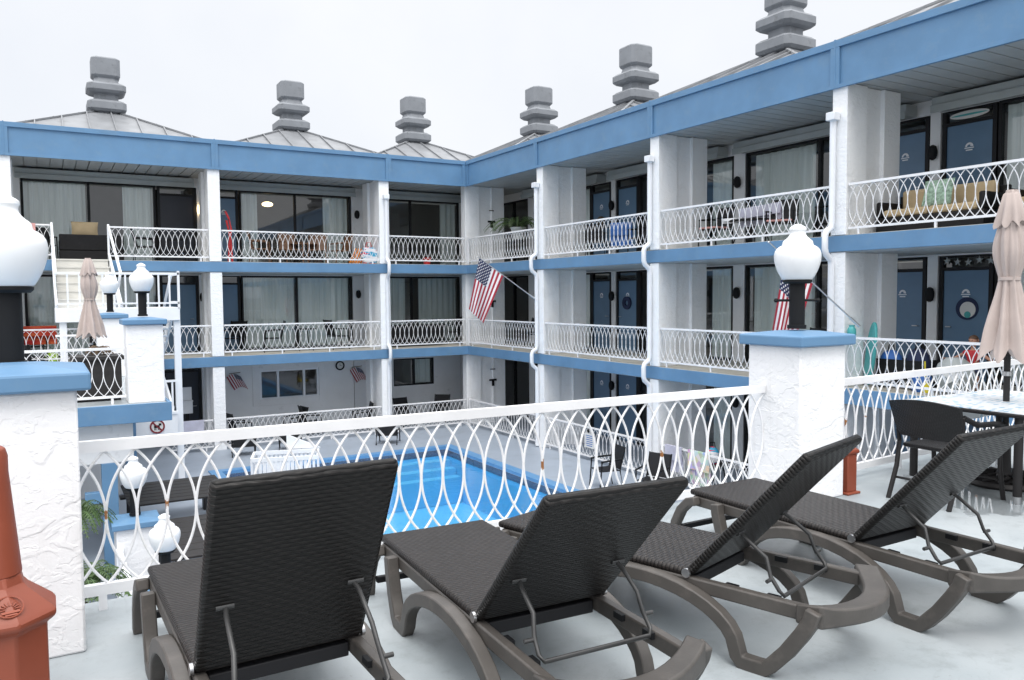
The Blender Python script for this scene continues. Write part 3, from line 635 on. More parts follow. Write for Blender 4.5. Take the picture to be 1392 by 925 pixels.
# opposite terrace slab
LT = (-7, 13.55, 1.66, 19.55)
mb = MB(); mb.box((LT[0],LT[1]+.02,Z2-.25), (LT[2]-.02,LT[3],Z2)); ot = mb.build('sun_terrace_floor', 'deck', smooth=0); tag(ot, kind='structure')
tw = thing('raised_sun_terrace', 'raised sun terrace edge with a blue band across the lane, left of the stairs', 'terrace', (0, 13.55, 0))
o_ = Vector((0,-13.55,0))
mb = MB(); mb.box((LT[0],13.52,Z2-.27), (1.69,13.568,Z2+.02)); mb.box((1.642,13.57,Z2-.27), (1.69,LT[3],Z2+.02)); mb.build('blue_band', 'blue', tw, .006, loc=o_)
mb = MB(); mb.box((LT[0],13.8,1.75), (1.15,13.95,Z2-.27)); mb.build('beam', 'white_wall', tw, loc=o_)
for x, y in ((.80,13.87),(-2.2,13.87),(1.55,19.3)): mb = MB(); mb.box((x-.11,y-.11,0), (x+.11,y+.11,1.748)); mb.build('support_post', 'blue', tw, .006, loc=o_)
mb = MB(); mb.box((.45,13.72,1.15), (.688,13.86,1.32)); mb.build('post_bracket', 'blue', tw, .006, loc=o_)
mb = MB(); mb.box((-6,19.4,0), (1.4,19.5,Z2-.27)); mb.build('rear_wall', 'white_wall', tw, loc=o_)
# railings of the terraces: things of their own
def railing(label, p, q, z, near=False, group=None):
    p_, q_ = Vector(p), Vector(q); o = thing('terrace_railing', label, 'railing', (*p, z), math.atan2((q_-p_).y, (q_-p_).x), group); link('loop_panel', rail_mesh((q_-p_).length, near), o); return o
railing('near white looped railing with rust spots, between the left and middle stucco pillars', (.10,4.72), (5.03,4.575), Z2, True)
railing('white looped railing right of the middle pillar, behind the dining table', (5.56,4.50), (11.98,5.05), Z2, True)
railing('white looped railing at the front of the raised terrace, before the black box', (-5.0,13.9), (1.08,13.9), Z2)
railing('white looped railing at the back of the raised terrace, behind the closed umbrella', (.2,19.45), (1.0,19.45), Z2)
mb = MB(); 
# ------------------------------------------------------------------ stucco pillars and lamps
def make_pillar(hh=1.23):
    r = thing('stucco_pillar', '', 'pillar', group='white stucco pillars with blue caps'); q = hh-1.23
    mb = MB(); h = .265
    nn = 14
    mb.box((-h,-h,0), (h,h,hh)); mb.build('shaft', 'stucco', r, .012)
    mb = MB(); c = .322
    mb.rings([[(-c,-c,1.232),(c,-c,1.232),(c,c,1.232),(-c,c,1.232)], [(-c,-c,1.315),(c,-c,1.315),(c,c,1.315),(-c,c,1.315)], [(-.12,-.12,1.345),(.12,-.12,1.345),(.12,.12,1.345),(-.12,.12,1.345)]])
    mb.build('cap', 'blue', r, .012, smooth=0, loc=(0,0,q)); return r
def make_lamp(bar=False):
    r = thing('post_lamp', '', 'lamp', group='globe lamps on the pillars')
    mb = MB(); mb.tube([(0,0,-.01),(0,0,.02),(0,0,.021),(0,0,.36)], [.075,.075,.062,.062], 16); mb.lathe([(.10,.355),(.115,.37),(.115,.385),(.06,.39)], n=20); mb.build('post', 'black', r)
    mb = MB(); mb.lathe([(.183*a, .387+.45*t) for t, a in ((0,.60),(.02,.66),(.08,.75),(.14,.83),(.2,.89),(.27,.945),(.34,.985),(.42,1),(.47,.99),(.515,.96),(.555,.90),(.585,.815),(.605,.735),(.617,.672),(.64,.655),(.685,.63),(.705,.585),(.735,.49),(.77,.405),(.81,.345),(.85,.33),(.872,.345),(.892,.375),(.925,.37),(.95,.30),(.97,.21),(.99,.13),(1,.05))], n=32); mb.build('globe', 'opal', r, smooth=32)
    return r
P0 = make_pillar(); P0.location = (-.145,4.44,Z2); P0['label'] = 'white stucco pillar with blue cap at the left edge, beside the terracotta ash receptacle'
PX = [(5.30,4.48,Z2,'white stucco pillar with blue cap between the two near railings, behind the loungers'),
      (1.37,14.08,Z2,'white stucco pillar with blue cap on the corner of the raised terrace across the lane'),
      (1.22,18.95,Z2,'white stucco pillar with blue cap beside the stairs, just behind the beige umbrella'),
      (1.03,12.5,-.15,'low white pillar with blue cap down on the pool level, by the slatted tables'),
      (1.19,10.55,-.55,'lowest white pillar seen through the near railing, carrying the nearest ground lamp')]
for x, y, z, l in PX:
    if z > 1: dup(P0, (x,y,z), 0, l)
    else: p_ = make_pillar(1.23+z); p_.location = (x,y,0); p_['label'] = l
L0 = make_lamp(); L0.location = (-.150,4.66,Z2+1.325); L0['label'] = 'large white globe lamp on black post, cut by the left edge of the picture'
for (x, y, z, _), l in zip(PX, ('white globe lamp on a black post with crossbar, above the middle pillar','white globe lamp on the corner pillar of the raised terrace','small white globe lamp right beside the closed beige umbrella on the far terrace','white globe lamp seen through the railing loops, the farther one near the dark tables','white globe lamp seen through the railing, just above the first lounger seat')):
    o = dup(L0, (x,y,z+1.37), 0, l)
    if z == Z2 and x > 5:
        mb = MB(); mb.tube([(-.17*.87,.17*.5,.22),(.17*.87,-.17*.5,.22)], .011, 8)
        for sg_ in (-1, 1): mb.lathe([(.012,-.016),(.02,0),(.012,.016)], (sg_*.17*.87,-sg_*.17*.5,.22), 8)
        mb.build('crossbar', 'black', o)

# ------------------------------------------------------------------ sun loungers
W2 = .31
def lounger(loc, rz, ang, label):
    r = thing('sun_lounger', label, 'sun lounger', loc, rz, 'wicker sun loungers by the near railing')
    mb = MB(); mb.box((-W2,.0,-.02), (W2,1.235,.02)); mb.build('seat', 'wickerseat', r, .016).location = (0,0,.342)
    o = bpy.data.objects['seat'] if False else None
    # backrest, built flat with its hinge at the origin, then tilted
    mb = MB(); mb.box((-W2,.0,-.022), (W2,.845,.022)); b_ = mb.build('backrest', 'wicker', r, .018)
    b_.location = (0,0,.345); b_.rotation_euler = (PI-ang, 0, 0)
    for sg_ in (-1, 1): mb = MB(); mb.tube([(sg_*W2,.006,0),(sg_*(W2+.012),.006,0)], .022, 14, True, (0,0,1)); mb.build('hinge_pin', 'steel', r).location = (0,0,.345)
    for sg_ in (-1, 1):
        x0, x1 = sorted((sg_*(W2-.045), sg_*(W2+.001)))
        mb = MB(); mb.ribbon([(1.20,.290),(1.0,.293),(.3,.293),(-.60,.296)], x0, x1, .066); mb.build('side_rail', 'taupe', r, .008)
        x0, x1 = sorted((sg_*(W2+.003), sg_*(W2+.062)))
        def arc(cy, cz, a0, a1, ry, rz_, n=9): return [(cy+ry*math.cos(a0+(a1-a0)*k/n), cz+rz_*math.sin(a0+(a1-a0)*k/n)) for k in range(n+1)]
        path = [(.955,.325),(.945,.26),(.91,.15),(.865,.05),(.845,.028)] + [(.79,.026),(.735,.028)] + [(.715,.06)] + arc(.22,.075,.15,PI-.05,.485,.225,16) + [(-.275,.05),(-.295,.028),(-.345,.026),(-.405,.028),(-.435,.055),(-.50,.13),(-.565,.225),(-.60,.285),(-.615,.335)]
        mb = MB(); mb.ribbon(path, x0, x1, .064); mb.build('arched_leg', 'taupe', r, .009, smooth=50)
        for yy in (-.20, -.40): mb = MB(); xi = sg_*(W2-.052); mb.box((xi-.010, yy-.03, .30), (xi+.010, yy+.03, .326)); mb.build('wire_notch', 'black', r)
        mb = MB(); mb.ribbon([(1.13,.305),(1.20,.285),(1.27,.22),(1.325,.12),(1.345,.004)], x0, x1, .058); mb.build('front_leg', 'taupe', r, .009, smooth=50)
    mb = MB(); n = 14; rings = []
    for k in range(n+1):
        t = -1+2*k/n; x = t*(W2+.03); y = -.585-.14*math.cos(t*PI/2); e = .03*abs(t)**4
        rings.append([(x, y-.058, .258), (x, y+.058, .258), (x, y+.058, .318+e), (x, y-.058, .332+e)])
    mb.rings(rings); mb.build('tail_bar', 'taupe', r, .012, smooth=50)
    mb = MB(); mb.box((-W2+.05,.0,.255), (W2-.05,.07,.31)); mb.build('cross_brace', 'charcoal', r, .006); mb = MB(); mb.box((-W2+.05,.86,.26), (W2-.05,.91,.31)); mb.build('cross_brace', 'charcoal', r, .006)
    mb = MB(); mb.box((-W2-.0,1.29,.07), (W2+.0,1.325,.105)); mb.build('foot_brace', 'charcoal', r, .006)
    t = .31; ty, tz = -t*math.cos(ang)-.02*math.sin(ang), .345+t*math.sin(ang)-.02*math.cos(ang)
    by, bz = -.42, .345; P = []
    for sg_, rev in ((-1, False), (1, True)):
        q = [(sg_*.22, ty+.02, tz+.01), (sg_*.232, ty-.03, tz-.02), (sg_*.235, ty-.06+(by-ty)*.35, tz+(bz-tz)*.40), (sg_*.245, ty+(by-ty)*.78, tz+(bz-tz)*.75), (sg_*.25, by, bz), (sg_*.235, by-.015, bz-.022)]
        P += q[::-1] if rev else q
    mb = MB(); mb.tube(P, .0092, 8, True, (.1,.2,1)); 
    for sg_ in (-1, 1): mb.tube([(sg_*.245,ty+(by-ty)*.8,tz+(bz-tz)*.8),(sg_*.29,ty+(by-ty)*.8,tz+(bz-tz)*.8)], .009, 8); mb.tube([(sg_*.20,ty,tz),(sg_*.26,ty,tz)], .011, 8)
    mb.build('support_wire', 'wire', r, smooth=60)
    return r
lounger((.72,2.95,Z2), math.radians(1.0), math.radians(61.9), 'leftmost dark wicker lounger with its back raised steepest, seen from behind')
lounger((1.78,2.82,Z2), math.radians(-2.9), math.radians(46.9), 'second dark wicker lounger from the left, its taupe tail bar cut by the bottom edge')
lounger((2.86,2.87,Z2), math.radians(17), math.radians(48.1), 'third dark wicker lounger from the left, turned askew with its back against the pillar view')
lounger((3.98,2.72,Z2), math.radians(.7), math.radians(48.3), 'rightmost dark wicker lounger, in front of the black dining chair')

# ------------------------------------------------------------------ terracotta ash receptacles
def ash(loc, label, h, rb, neck):
    r = thing('ash_receptacle', label, 'ashtray', loc)
    oc = lambda t: 1/max(abs(math.cos(t)), abs(math.sin(t)), (abs(math.cos(t))+abs(math.sin(t)))/1.414)
    mb = MB(); mb.lathe([(rb+.03,0),(rb+.03,.03),(rb+.015,.045),(rb,.06),(rb,.40),(rb+.02,.415),(rb+.035,.43),(rb+.035,.447),(rb+.022,.465),(neck+.045,.540),(neck+.03,.56),(neck+.02,.60)], n=8); mb.build('base', 'terracotta', r, .008, smooth=20)
    mb = MB(); mb.lathe([(neck+.02,.595),(neck-.012,h-.11),(neck-.012,h-.05),(neck-.02,h-.02),(neck-.05,h)], n=24); mb.build('neck', 'terracotta', r, .004)
    mb = MB(); mb.beam((-.035,-.045,h-.10), (-.052,-.067,h-.10), .05, .05); mb.build('opening', 'black', r)
    mb = MB(); mb.tube([(.046*math.cos(2*PI*k/24), .046*math.sin(2*PI*k/24), 0) for k in range(25)], .003, 6, False)
    for k in range(9): t = PI*k/8; mb.beam((.016*math.cos(t),.016*math.sin(t)-.012,.0), (.034*math.cos(t),.034*math.sin(t)-.012,.0), .003, .006)
    mb.box((-.03,-.03,-.002), (.03,-.02,.003)); mb.box((-.02,-.040,-.002), (.02,-.034,.003)); o = mb.build('moulded_badge', 'terracotta', r); return r, o
r, o = ash((-.20,3.62,Z2), 'terracotta plastic ash receptacle standing before the left pillar', 1.10, .185, .075); o.location = (.052,-.150,.507); o.rotation_euler = (math.radians(37),0,math.radians(13))
pb = thing('ash_bollard', 'short terracotta post with pointed cap at the foot of the middle pillar', 'ashtray', (5.67,4.27,Z2))
mb = MB(); mb.box((-.057,-.057,.02), (.057,.057,.33)); mb.box((-.08,-.08,0), (.08,.08,.02)); mb.build('body', 'terracotta', pb, .006)
mb = MB(); mb.rings([[(-a,-a,z),(a,-a,z),(a,a,z),(-a,a,z)] for a, z in ((.067,.332),(.072,.35),(.067,.365),(.015,.405))]); mb.build('cap', 'terracotta', pb, .004, smooth=0)

# ------------------------------------------------------------------ umbrellas
def umbrella(loc, label, zb, zt, wmax, pole_r, base):
    r = thing('closed_umbrella', label, 'umbrella', loc)
    mb = MB(); mb.tube([(0,0,0),(0,0,zt-.02)], pole_r, 12); mb.build('pole', 'bronze', r)
    ht = zt-zb; prof = []
    for k in range(41):
        v = k/40; z = zb+v*ht
        if v < .42: rr = .95-.60*(v/.42)**.8
        elif v < .46: rr = .35
        elif v < .80: rr = .36+.22*math.sin((v-.46)/.34*PI)*(1-.2*v)
        else: rr = .42-.22*((v-.80)/.20)
        prof.append((rr*wmax/2, z, v))
    n = 96; mb = MB(); rings = []
    for rr, z, v in prof:
        amp = (.24 if v < .42 else .15)*(1-.5*v); ring = []
        for k in range(n):
            t = 2*PI*k/n; q = rr*(1+amp*math.sin(8*t+2.2*v)+.06*math.sin(17*t+3*v)+.08*math.sin(3*t+4*v)+.07*math.sin(5*t+9*v+1)*math.sin(6*v)); dz = -.06*max(0, 1-v*9)*(1+math.sin(8*t))
            ring.append((q*math.cos(t), q*math.sin(t), z+dz))
        rings.append(ring)
    mb.rings(rings); cl = mb.build('canopy', 'canvas', r, smooth=80)
    mb = MB(); rings = []
    for v, z, rr in ((0,zt-.22*ht,.55),(.4,zt-.15*ht,.47),(.8,zt-.03*ht,.30),(1,zt,.10)):
        rings.append([(rr*wmax/2*(1+.22*(1-v)*math.sin(8*2*PI*k/n+1))*math.cos(2*PI*k/n), rr*wmax/2*(1+.22*(1-v)*math.sin(8*2*PI*k/n+1))*math.sin(2*PI*k/n), z-.03*(1-v)*math.sin(8*2*PI*k/n)) for k in range(n)])
    mb.rings(rings); mb.build('top_vent', 'canvas', cl, smooth=80)
    mb = MB(); zt_ = zb+.44*ht; mb.lathe([(.17*wmax,-.016),(.20*wmax,-.012),(.20*wmax,.012),(.17*wmax,.016)], (0,0,zt_), 24); mb.build('tie_strap', 'canvas', cl)
    mb = MB(); mb.lathe([(pole_r+.002,-.02),(pole_r+.012,-.018),(pole_r+.012,.018),(pole_r+.002,.02)], (0,0,zb-.22), 14); mb.build('pole_joint', 'steel', r)
    if base:
        mb = MB(); mb.lathe([(.30,0),(.31,.02),(.29,.05),(.20,.07),(.07,.085),(.05,.12),(.045,.34),(.03,.35)], n=28)
        for k in range(16): t = 2*PI*k/16; mb.tube([(.09*math.cos(t),.09*math.sin(t),.085),(.2*math.cos(t+.25),.2*math.sin(t+.25),.09),(.28*math.cos(t-.1),.28*math.sin(t-.1),.06)], .018, 6)
        mb.build('base', 'bronze', r)
    return r
umbrella((7.07,3.76,Z2), 'closed beige umbrella standing through the dining table on the right', 1.17, 2.50, .42, .026, True)
umbrella((.75,16.95,Z2), 'smaller closed beige umbrella on the raised terrace, left of the globe lamps', 1.02, 2.40, .46, .026, True)

# ------------------------------------------------------------------ dining set
tb = thing('dining_table', 'dark dining table with a shiny blue-dashed white cover by the right railing', 'table', (7.07,3.76,Z2))
mb = MB(); mb.box((-.66,-.49,.675), (.80,.52,.705)); mb.build('tabletop', 'bronze', tb, .008)
for x, y in ((-.60,-.42),(.72,-.42),(.72,.44),(-.60,.44)):
    mb = MB(); mb.tube([(x,y,.675),(x,y,.06)], .033, 12); l = mb.build('leg', 'bronze', tb); mb = MB(); mb.tube([(x,y,.06),(x,y,0)], .028, 12); mb.build('foot_cap', 'steel', l)
tc = thing('table_cover', 'white plastic table cover with blue fish dashes, hanging over the far edge', 'tablecloth', (7.07,3.76,Z2+.708))
mb = MB(); mb.box((-.655,-.485,.0), (.80,.535,.005)); mb.grid(lambda u, v: (-.655+u*1.455, .538+.012*math.sin(u*21)+.02*v, .003-v*.26), 40, 6); mb.grid(lambda u, v: (.803+.02*v, -.485+u*1.02, .003-v*.24), 20, 4); mb.build('cover_sheet', 'cover', tc)
def dining_chair(loc, rz, label):
    r = thing('dining_chair', label, 'chair', loc, rz, 'black wicker chairs at the dining table')   # faces local +y
    mb = MB(); mb.box((-.25,-.23,.40), (.25,.25,.435)); mb.build('seat', 'wickerblack', r, .012)
    mb = MB(); nu, nv = 12, 6
    for s_, k in ((0, 0), (1, 1)): pass
    def bk(u, v, o): x = -.27-.02*v+u*(.54+.04*v); return (x, -.26-.10*v-.035*math.sin(u*PI)+o, .50+v*.31-.03*(1-math.sin(u*PI))*v)
    vs = [bk(i/nu, j/nv, o) for o in (0,.035) for j in range(nv+1) for i in range(nu+1)]; w_ = nu+1; hN = w_*(nv+1); fs = []
    for j in range(nv):
        for i in range(nu):
            a = j*w_+i; fs += [(a,a+1,a+w_+1,a+w_),(hN+a+w_,hN+a+w_+1,hN+a+1,hN+a)]
    for j in range(nv): fs += [(j*w_,(j+1)*w_,hN+(j+1)*w_,hN+j*w_),(j*w_+nu,hN+j*w_+nu,hN+(j+1)*w_+nu,(j+1)*w_+nu)]
    for i in range(nu): fs += [(i,hN+i,hN+i+1,i+1),(nv*w_+i,nv*w_+i+1,hN+nv*w_+i+1,hN+nv*w_+i)]
    mb.add(vs, fs); mb.build('backrest', 'wickerblack', r, 0, 60)
    for sx in (-1, 1):
        mb = MB(); mb.tube([(sx*.25,-.40,.0),(sx*.25,-.30,.25),(sx*.262,-.25,.45),(sx*.275,-.29,.70)], .019, 10); mb.build('leg', 'bronze', r)
        mb = MB(); mb.tube([(sx*.27,.30,.0),(sx*.272,.24,.25),(sx*.275,.23,.45),(sx*.285,.22,.60)], .019, 10); l = mb.build('leg', 'bronze', r)
        mb = MB(); mb.tube([(sx*.285,.24,.605),(sx*.292,.10,.625),(sx*.29,-.12,.635),(sx*.28,-.28,.70)], .022, 10); mb.build('arm', 'wickerblack', r)
    mb = MB()
    for y in (-.31,.27): mb.tube([(-.26,y,.16),(.26,y,.16)], .010, 8)
    mb.build('stretcher', 'bronze', r); return r
dining_chair((6.22,3.74,Z2), math.radians(-90), 'black wicker dining chair seen from behind, at the left end of the covered table')
dining_chair((6.95,3.02,Z2), math.radians(12), 'black wicker dining chair on the near side of the covered table, mostly outside the frame')

# ------------------------------------------------------------------ flags
def flag(root_loc, tip, label, Lh, Lf, sag, z_drop, off=.05):
    a, b_ = Vector(root_loc), Vector(tip); d = (b_-a).normalized()
    r = thing('pole_flag', label, 'flag', root_loc, 0, 'striped flags on slanting poles')
    mb = MB(); mb.tube([(0,0,0), tuple(b_-a)], .014, 8); mb.lathe([(.01,-.02),(.028,0),(.01,.02)], tuple(b_-a), 10); mb.tube([(0,0,0), tuple(d*.22)], .024, 8); mb.build('flagpole', 'steel', r)
    f0 = b_-a-d*off; f1 = f0-d*Lh; side = Vector(sag)
    nu, nv = 36, 22
    def P(u, v):
        # u along the fly (hanging down), v along the hoist (v=1 at the pole tip)
        h = f1.lerp(f0, v); fold = math.sin(v*8+u*3.5)*.13*u + math.sin(v*17+2*u)*.03*u
        return h + Vector((0,0,-1))*(u*Lf*z_drop) + side*(u*Lf*math.sqrt(max(0,1-z_drop**2))*(1-.25*v)) - d*u*.0 + Vector((-d.y, d.x, 0)).normalized()*fold + (f0-f1)*(u*.10*(1-2*v))
    mb = MB(); mb.grid(lambda u, v: tuple(P(u, v)), nu, nv); me = mb.mesh('flag_cloth', 'flag', 180)
    uv = me.uv_layers.new(name='UV')
    for pl in me.polygons:
        for li, vi in zip(pl.loop_indices, pl.vertices): uv.data[li].uv = ((vi % (nu+1))/nu, (vi//(nu+1))/nv)
    link('flag_cloth', me, r); return r
flag((11.94,19.15,4.18), (10.55,19.95,5.38), 'striped flag with starred corner on a slanting pole near the inner corner', .84, 1.50, (-.75,.45,0), .92)
flag((11.95,8.78,3.72), (10.9,9.83,5.18), 'striped flag half hidden behind the middle globe lamp, on a slanting pole', .66, 1.40, (-.6,.5,0), .955, .36)

# ------------------------------------------------------------------ small furniture kit
def patio_chair(label, loc, rz, m='charcoal', frame='black', group='dark patio chairs on the walkways', s=1.0):
    r = thing('patio_chair', label, 'chair', loc, rz, group)     # faces local -y
    mb = MB(); mb.box((-.24,-.24,.40), (.24,.22,.425)); mb.build('seat', m, r, .006)
    mb = MB(); mb.add([(-.24,.20,.44),(.24,.20,.44),(.24,.34,.92),(-.24,.34,.92),(-.24,.225,.44),(.24,.225,.44),(.24,.365,.92),(-.24,.365,.92)], [(0,1,2,3),(7,6,5,4),(0,4,5,1),(1,5,6,2),(2,6,7,3),(3,7,4,0)]); mb.build('backrest', m, r, .006)
    for sx in (-1, 1):
        mb = MB(); mb.tube([(sx*.26,-.27,0),(sx*.26,-.22,.63)], .016, 8); mb.build('leg', frame, r)
        mb = MB(); mb.tube([(sx*.26,.30,0),(sx*.26,.22,.42),(sx*.26,.35,.93)], .016, 8); mb.build('leg', frame, r)
        mb = MB(); mb.tube([(sx*.26,-.24,.63),(sx*.265,.0,.65),(sx*.26,.27,.66)], .02, 8); mb.build('arm', frame, r)
    return r
def side_table(label, loc, m='charcoal', rr=.36, h=.7, name='bistro_table'):
    r = thing(name, label, 'table', loc)
    mb = MB(); mb.lathe([(rr,h-.03),(rr+.01,h-.015),(rr,h)], n=24); mb.build('tabletop', m, r)
    for k in range(4):
        t = PI/4+k*PI/2; mb = MB(); mb.tube([(rr*.5*math.cos(t),rr*.5*math.sin(t),h-.03),(rr*.85*math.cos(t),rr*.85*math.sin(t),0)], .014, 8); mb.build('leg', 'black', r)
    return r
def sofa(label, loc, rz, L, wick='wickerblack', cush='tan', seats=2, name='outdoor_sofa', low=False):
    r = thing(name, label, 'sofa', loc, rz)      # faces local -y
    mb = MB(); mb.box((-L/2,-.38,.05), (L/2,.38,.30)); mb.build('base', wick, r, .02)
    mb = MB(); mb.box((-L/2,.302,.30), (L/2,.40,.72)); mb.build('backrest', wick, r, .02)
    for sx in (-1, 1): mb = MB(); mb.box((sx*L/2-(.10 if sx > 0 else 0),-.38,.302), (sx*L/2+(.10 if sx < 0 else 0),.30,.58)); mb.build('arm', wick, r, .03)
    if cush:
        w_ = (L-.24)/seats
        for k in range(seats):
            x = -L/2+.12+k*w_; mb = MB(); mb.box((x+.01,-.37,.302), (x+w_-.01,.16,.43)); mb.build('seat_cushion', cush, r, .04)
            mb = MB(); mb.box((x+.01,.162,.432), (x+w_-.01,.298,.80)); mb.build('back_cushion', cush, r, .05)
    return r
def pillow(label, loc, rz, m, w=.45, h=.42, tilt=-.25, name='throw_pillow'):
    mb = MB(); n = 14
    for sg_ in (1, -1): mb.grid(lambda u, v: ((u-.5)*w*(1-.06*math.sin(v*PI)), sg_*.085*(max(0,math.sin(u*PI))*max(0,math.sin(v*PI)))**.5, v*h), n, n)
    o = mb.build(name, m, None, smooth=80); o.location = loc; o.rotation_euler = (tilt, 0, rz); tag(o, label, 'pillow'); return o
def cloth(name, label, cat, p, q, drop, m, amp=.03, thick=True):
    p, q = Vector(p), Vector(q); d = q-p; nrm = Vector((-d.y, d.x, 0)).normalized()
    mb = MB(); ph = random.random()*6
    mb.grid(lambda u, v: tuple(d*u + nrm*(.03+amp*math.sin(u*d.length*17+ph)*v) + Vector((0,0,-drop*v))), 24, 8)
    mb.grid(lambda u, v: tuple(d*u - nrm*(.03+amp*.6*math.sin(u*d.length*13+ph)*v) + Vector((0,0,-drop*.55*v))), 24, 8)
    mb.add([tuple(nrm*.03), tuple(d+nrm*.03), tuple(d-nrm*.03), tuple(-nrm*.03)], [(0,1,2,3)])
    o = mb.build(name, m, None, smooth=80); o.location = p; tag(o, label, cat); return o
# third floor, right wing, nearest bay
sofa('black wicker sofa with tan cushions on the third-floor walkway, nearest bay on the right', (13.15,8.15,Z3), math.radians(-90), 1.9)
sofa('tan cushioned wicker loveseat on the third floor, right of the sofa', (13.2,6.2,Z3), math.radians(-90), 1.5)
pillow('sage green patterned pillow leaning on the tan cushioned sofa', (12.86,8.05,Z3+.44), math.radians(-90), 'greygreen', .52, .44)
# third floor, right wing, middle bay
for i, (y, l, c) in enumerate(((13.2,'low black chair with pink-edged seat, left end of third floor middle right bay','pink'),(11.35,'black chair with a pink seat behind the towels, third floor middle right bay','pink'),(10.1,'all-black chair at the right end of the middle right bay, third floor','charcoal'))):
    r = patio_chair(l, (12.95,y,Z3), math.radians((-90,-60,-110)[i]))
    if c == 'pink':
        mb = MB(); mb.box((-.25,-.27,.427), (.25,.16,.465)); mb.build('seat_pad', 'pink', r, .015)
r = side_table('black table draped with towels, third floor middle right bay', (13.0,12.2,Z3), 'charcoal', .45, .55)
cloth('towel', 'pale lilac towel hung over a chair back, third floor middle right bay', 'towel', (12.8,12.35,Z3+.78), (13.1,11.5,Z3+.86), .40, 'lilac')
cloth('towel', 'crumpled white towel on the black table, third floor middle right bay', 'towel', (12.70,12.75,Z3+.60), (12.80,12.25,Z3+.60), .10, 'white_clean', .04)
# third floor, right wing, far bay
patio_chair('black folding chair seen edge-on against the pale fin, third floor far right bay', (12.9,17.6,Z3), math.radians(-30))
patio_chair('black chair in front of the blue doors, third floor far right bay', (13.1,15.9,Z3), math.radians(-90))
cloth('towel', 'blue towel over a chair back in front of the doors, third floor far right bay', 'towel', (12.9,16.95,Z3+.86), (13.2,16.45,Z3+.86), .6, 'royal')
# fern in the corner
def fronds(mb, n, L, up, lw, rnd, curve=1.0):
    for k in range(n):
        t = 2*PI*k/n+rnd.uniform(-.3,.3); l = L*rnd.uniform(.7,1.1); u_ = up*rnd.uniform(.6,1.3); pts = []
        for j in range(9): s_ = j/8; pts.append(Vector((math.cos(t)*l*s_, math.sin(t)*l*s_, u_*s_*2-(u_*2+.25*l*curve)*s_*s_*.85)))
        mb.tube([tuple(p) for p in pts], .006, 4, False)
        for j in range(1, 17):
            s_ = j/17; i = min(7, int(s_*8)); f = s_*8-i; p = pts[i].lerp(pts[i+1], f); d = (pts[i+1]-pts[i]).normalized(); sd = d.cross(Vector((0,0,1))).normalized(); w_ = lw*(1-.75*s_)*(0.5+.5*min(1,s_*4))
            for sg_ in (-1, 1):
                e = p+sd*sg_*w_+d*w_*.5+Vector((0,0,-w_*.3)); mb.add([tuple(p), tuple(p+d*.022), tuple(e)], [(0,1,2)])
rnd = random.Random(3)
def potted(name, label, cat, loc, n, L, up, lw, leaf, pot, pr=.2, ph=.35, curve=1.0, th=0):
    r = thing(name, label, cat, loc)
    mb = MB(); mb.lathe([(pr*.7,0),(pr,ph*.8),(pr*1.12,ph*.9),(pr*1.12,ph),(pr*.95,ph)], n=20); mb.build('pot', pot, r)
    mb = MB(); mb.lathe([(pr*.9,ph-.03),(pr*.9,ph-.005)], n=16); mb.build('soil', 'earth', r)
    if th: mb = MB(); mb.tube([(0,0,ph-.01),(.02,.01,ph+th*.5),(0,0,ph+th)], [.05,.045,.05], 8); mb.build('trunk', 'dried', r)
    mb = MB(); fronds(mb, n, L, up, lw, rnd, curve); mb.build('fronds', leaf, r, loc=(0,0,ph+th)); return r
potted('potted_fern', 'big green fern in a hanging position behind the corner railing, third floor', 'plant', (12.85,21.6,Z3+.72), 44, 1.05, .48, .14, 'leaf', 'glazed', .22, .38, 1.2)
mb = MB(); mb.lathe([(.2,0),(.2,.02)], n=16)
ps = thing('plant_stand', 'black stand under the corner fern, third floor', 'plant stand', (12.85,21.6,Z3))
mb = MB(); mb.lathe([(.22,.69),(.22,.717)], n=20); mb.build('stand_top', 'black', ps)
for k in range(3): t = 2*PI*k/3; mb = MB(); mb.tube([(.16*math.cos(t),.16*math.sin(t),.69),(.22*math.cos(t),.22*math.sin(t),0)], .012, 6); mb.build('leg', 'black', ps)
# third floor, back wing
sofa('dark wicker loveseat behind the stair opening, third floor left', (1.2,25.0,Z3), math.radians(180), 1.55, 'wickerblack', None)
pillow('tan pillow standing on the dark loveseat, third floor left', (1.05,24.86,Z3+.66), 0, 'tan', .66, .42, 0)
patio_chair('black chair left of the dark loveseat, third floor', (.05,24.8,Z3), math.radians(20))
patio_chair('black sling chair turned sideways behind the railing, third floor left bay', (2.5,24.4,Z3), math.radians(80))
patio_chair('black chair right by the dark door, third floor left bay', (3.3,24.5,Z3), math.radians(-90))
cloth('towel', 'pink towel hung on the railing beside the left globe lamp, third floor', 'towel', (-.46,YB+.07,Z3+.90), (-.10,YB+.07,Z3+.90), .55, 'pink')
r = thing('pool_noodle', 'red foam noodles standing by the blue door, third floor centre bay', 'pool toy', (4.62,23.95,Z3))
mb = MB(); mb.tube([(0,0,0),(.03,.02,.5),(.10,.03,.95),(.04,.05,1.25),(-.05,.05,1.45)], .03, 8); mb.tube([(.1,0,0),(.08,.05,.6),(.02,.08,1.0),(-.02,.08,1.2)], .03, 8); mb.build('noodle', 'red', r)
for i, x in enumerate((5.6,6.5,7.3,8.0)):
    patio_chair(('brown wooden chair nearest the blue door, third floor centre bay','second brown wooden chair from the left, third floor centre bay','third brown wooden chair from the left, third floor centre bay','brown wooden chair nearest the orange toys, third floor centre bay')[i], (x,24.3,Z3), math.radians((70,10,-20,-80)[i]), 'brown', 'brown', 'brown wooden chairs on the third floor')
side_table('brown round table between the wooden chairs, third floor centre bay', (6.95,24.6,Z3), 'brown', .42, .62)
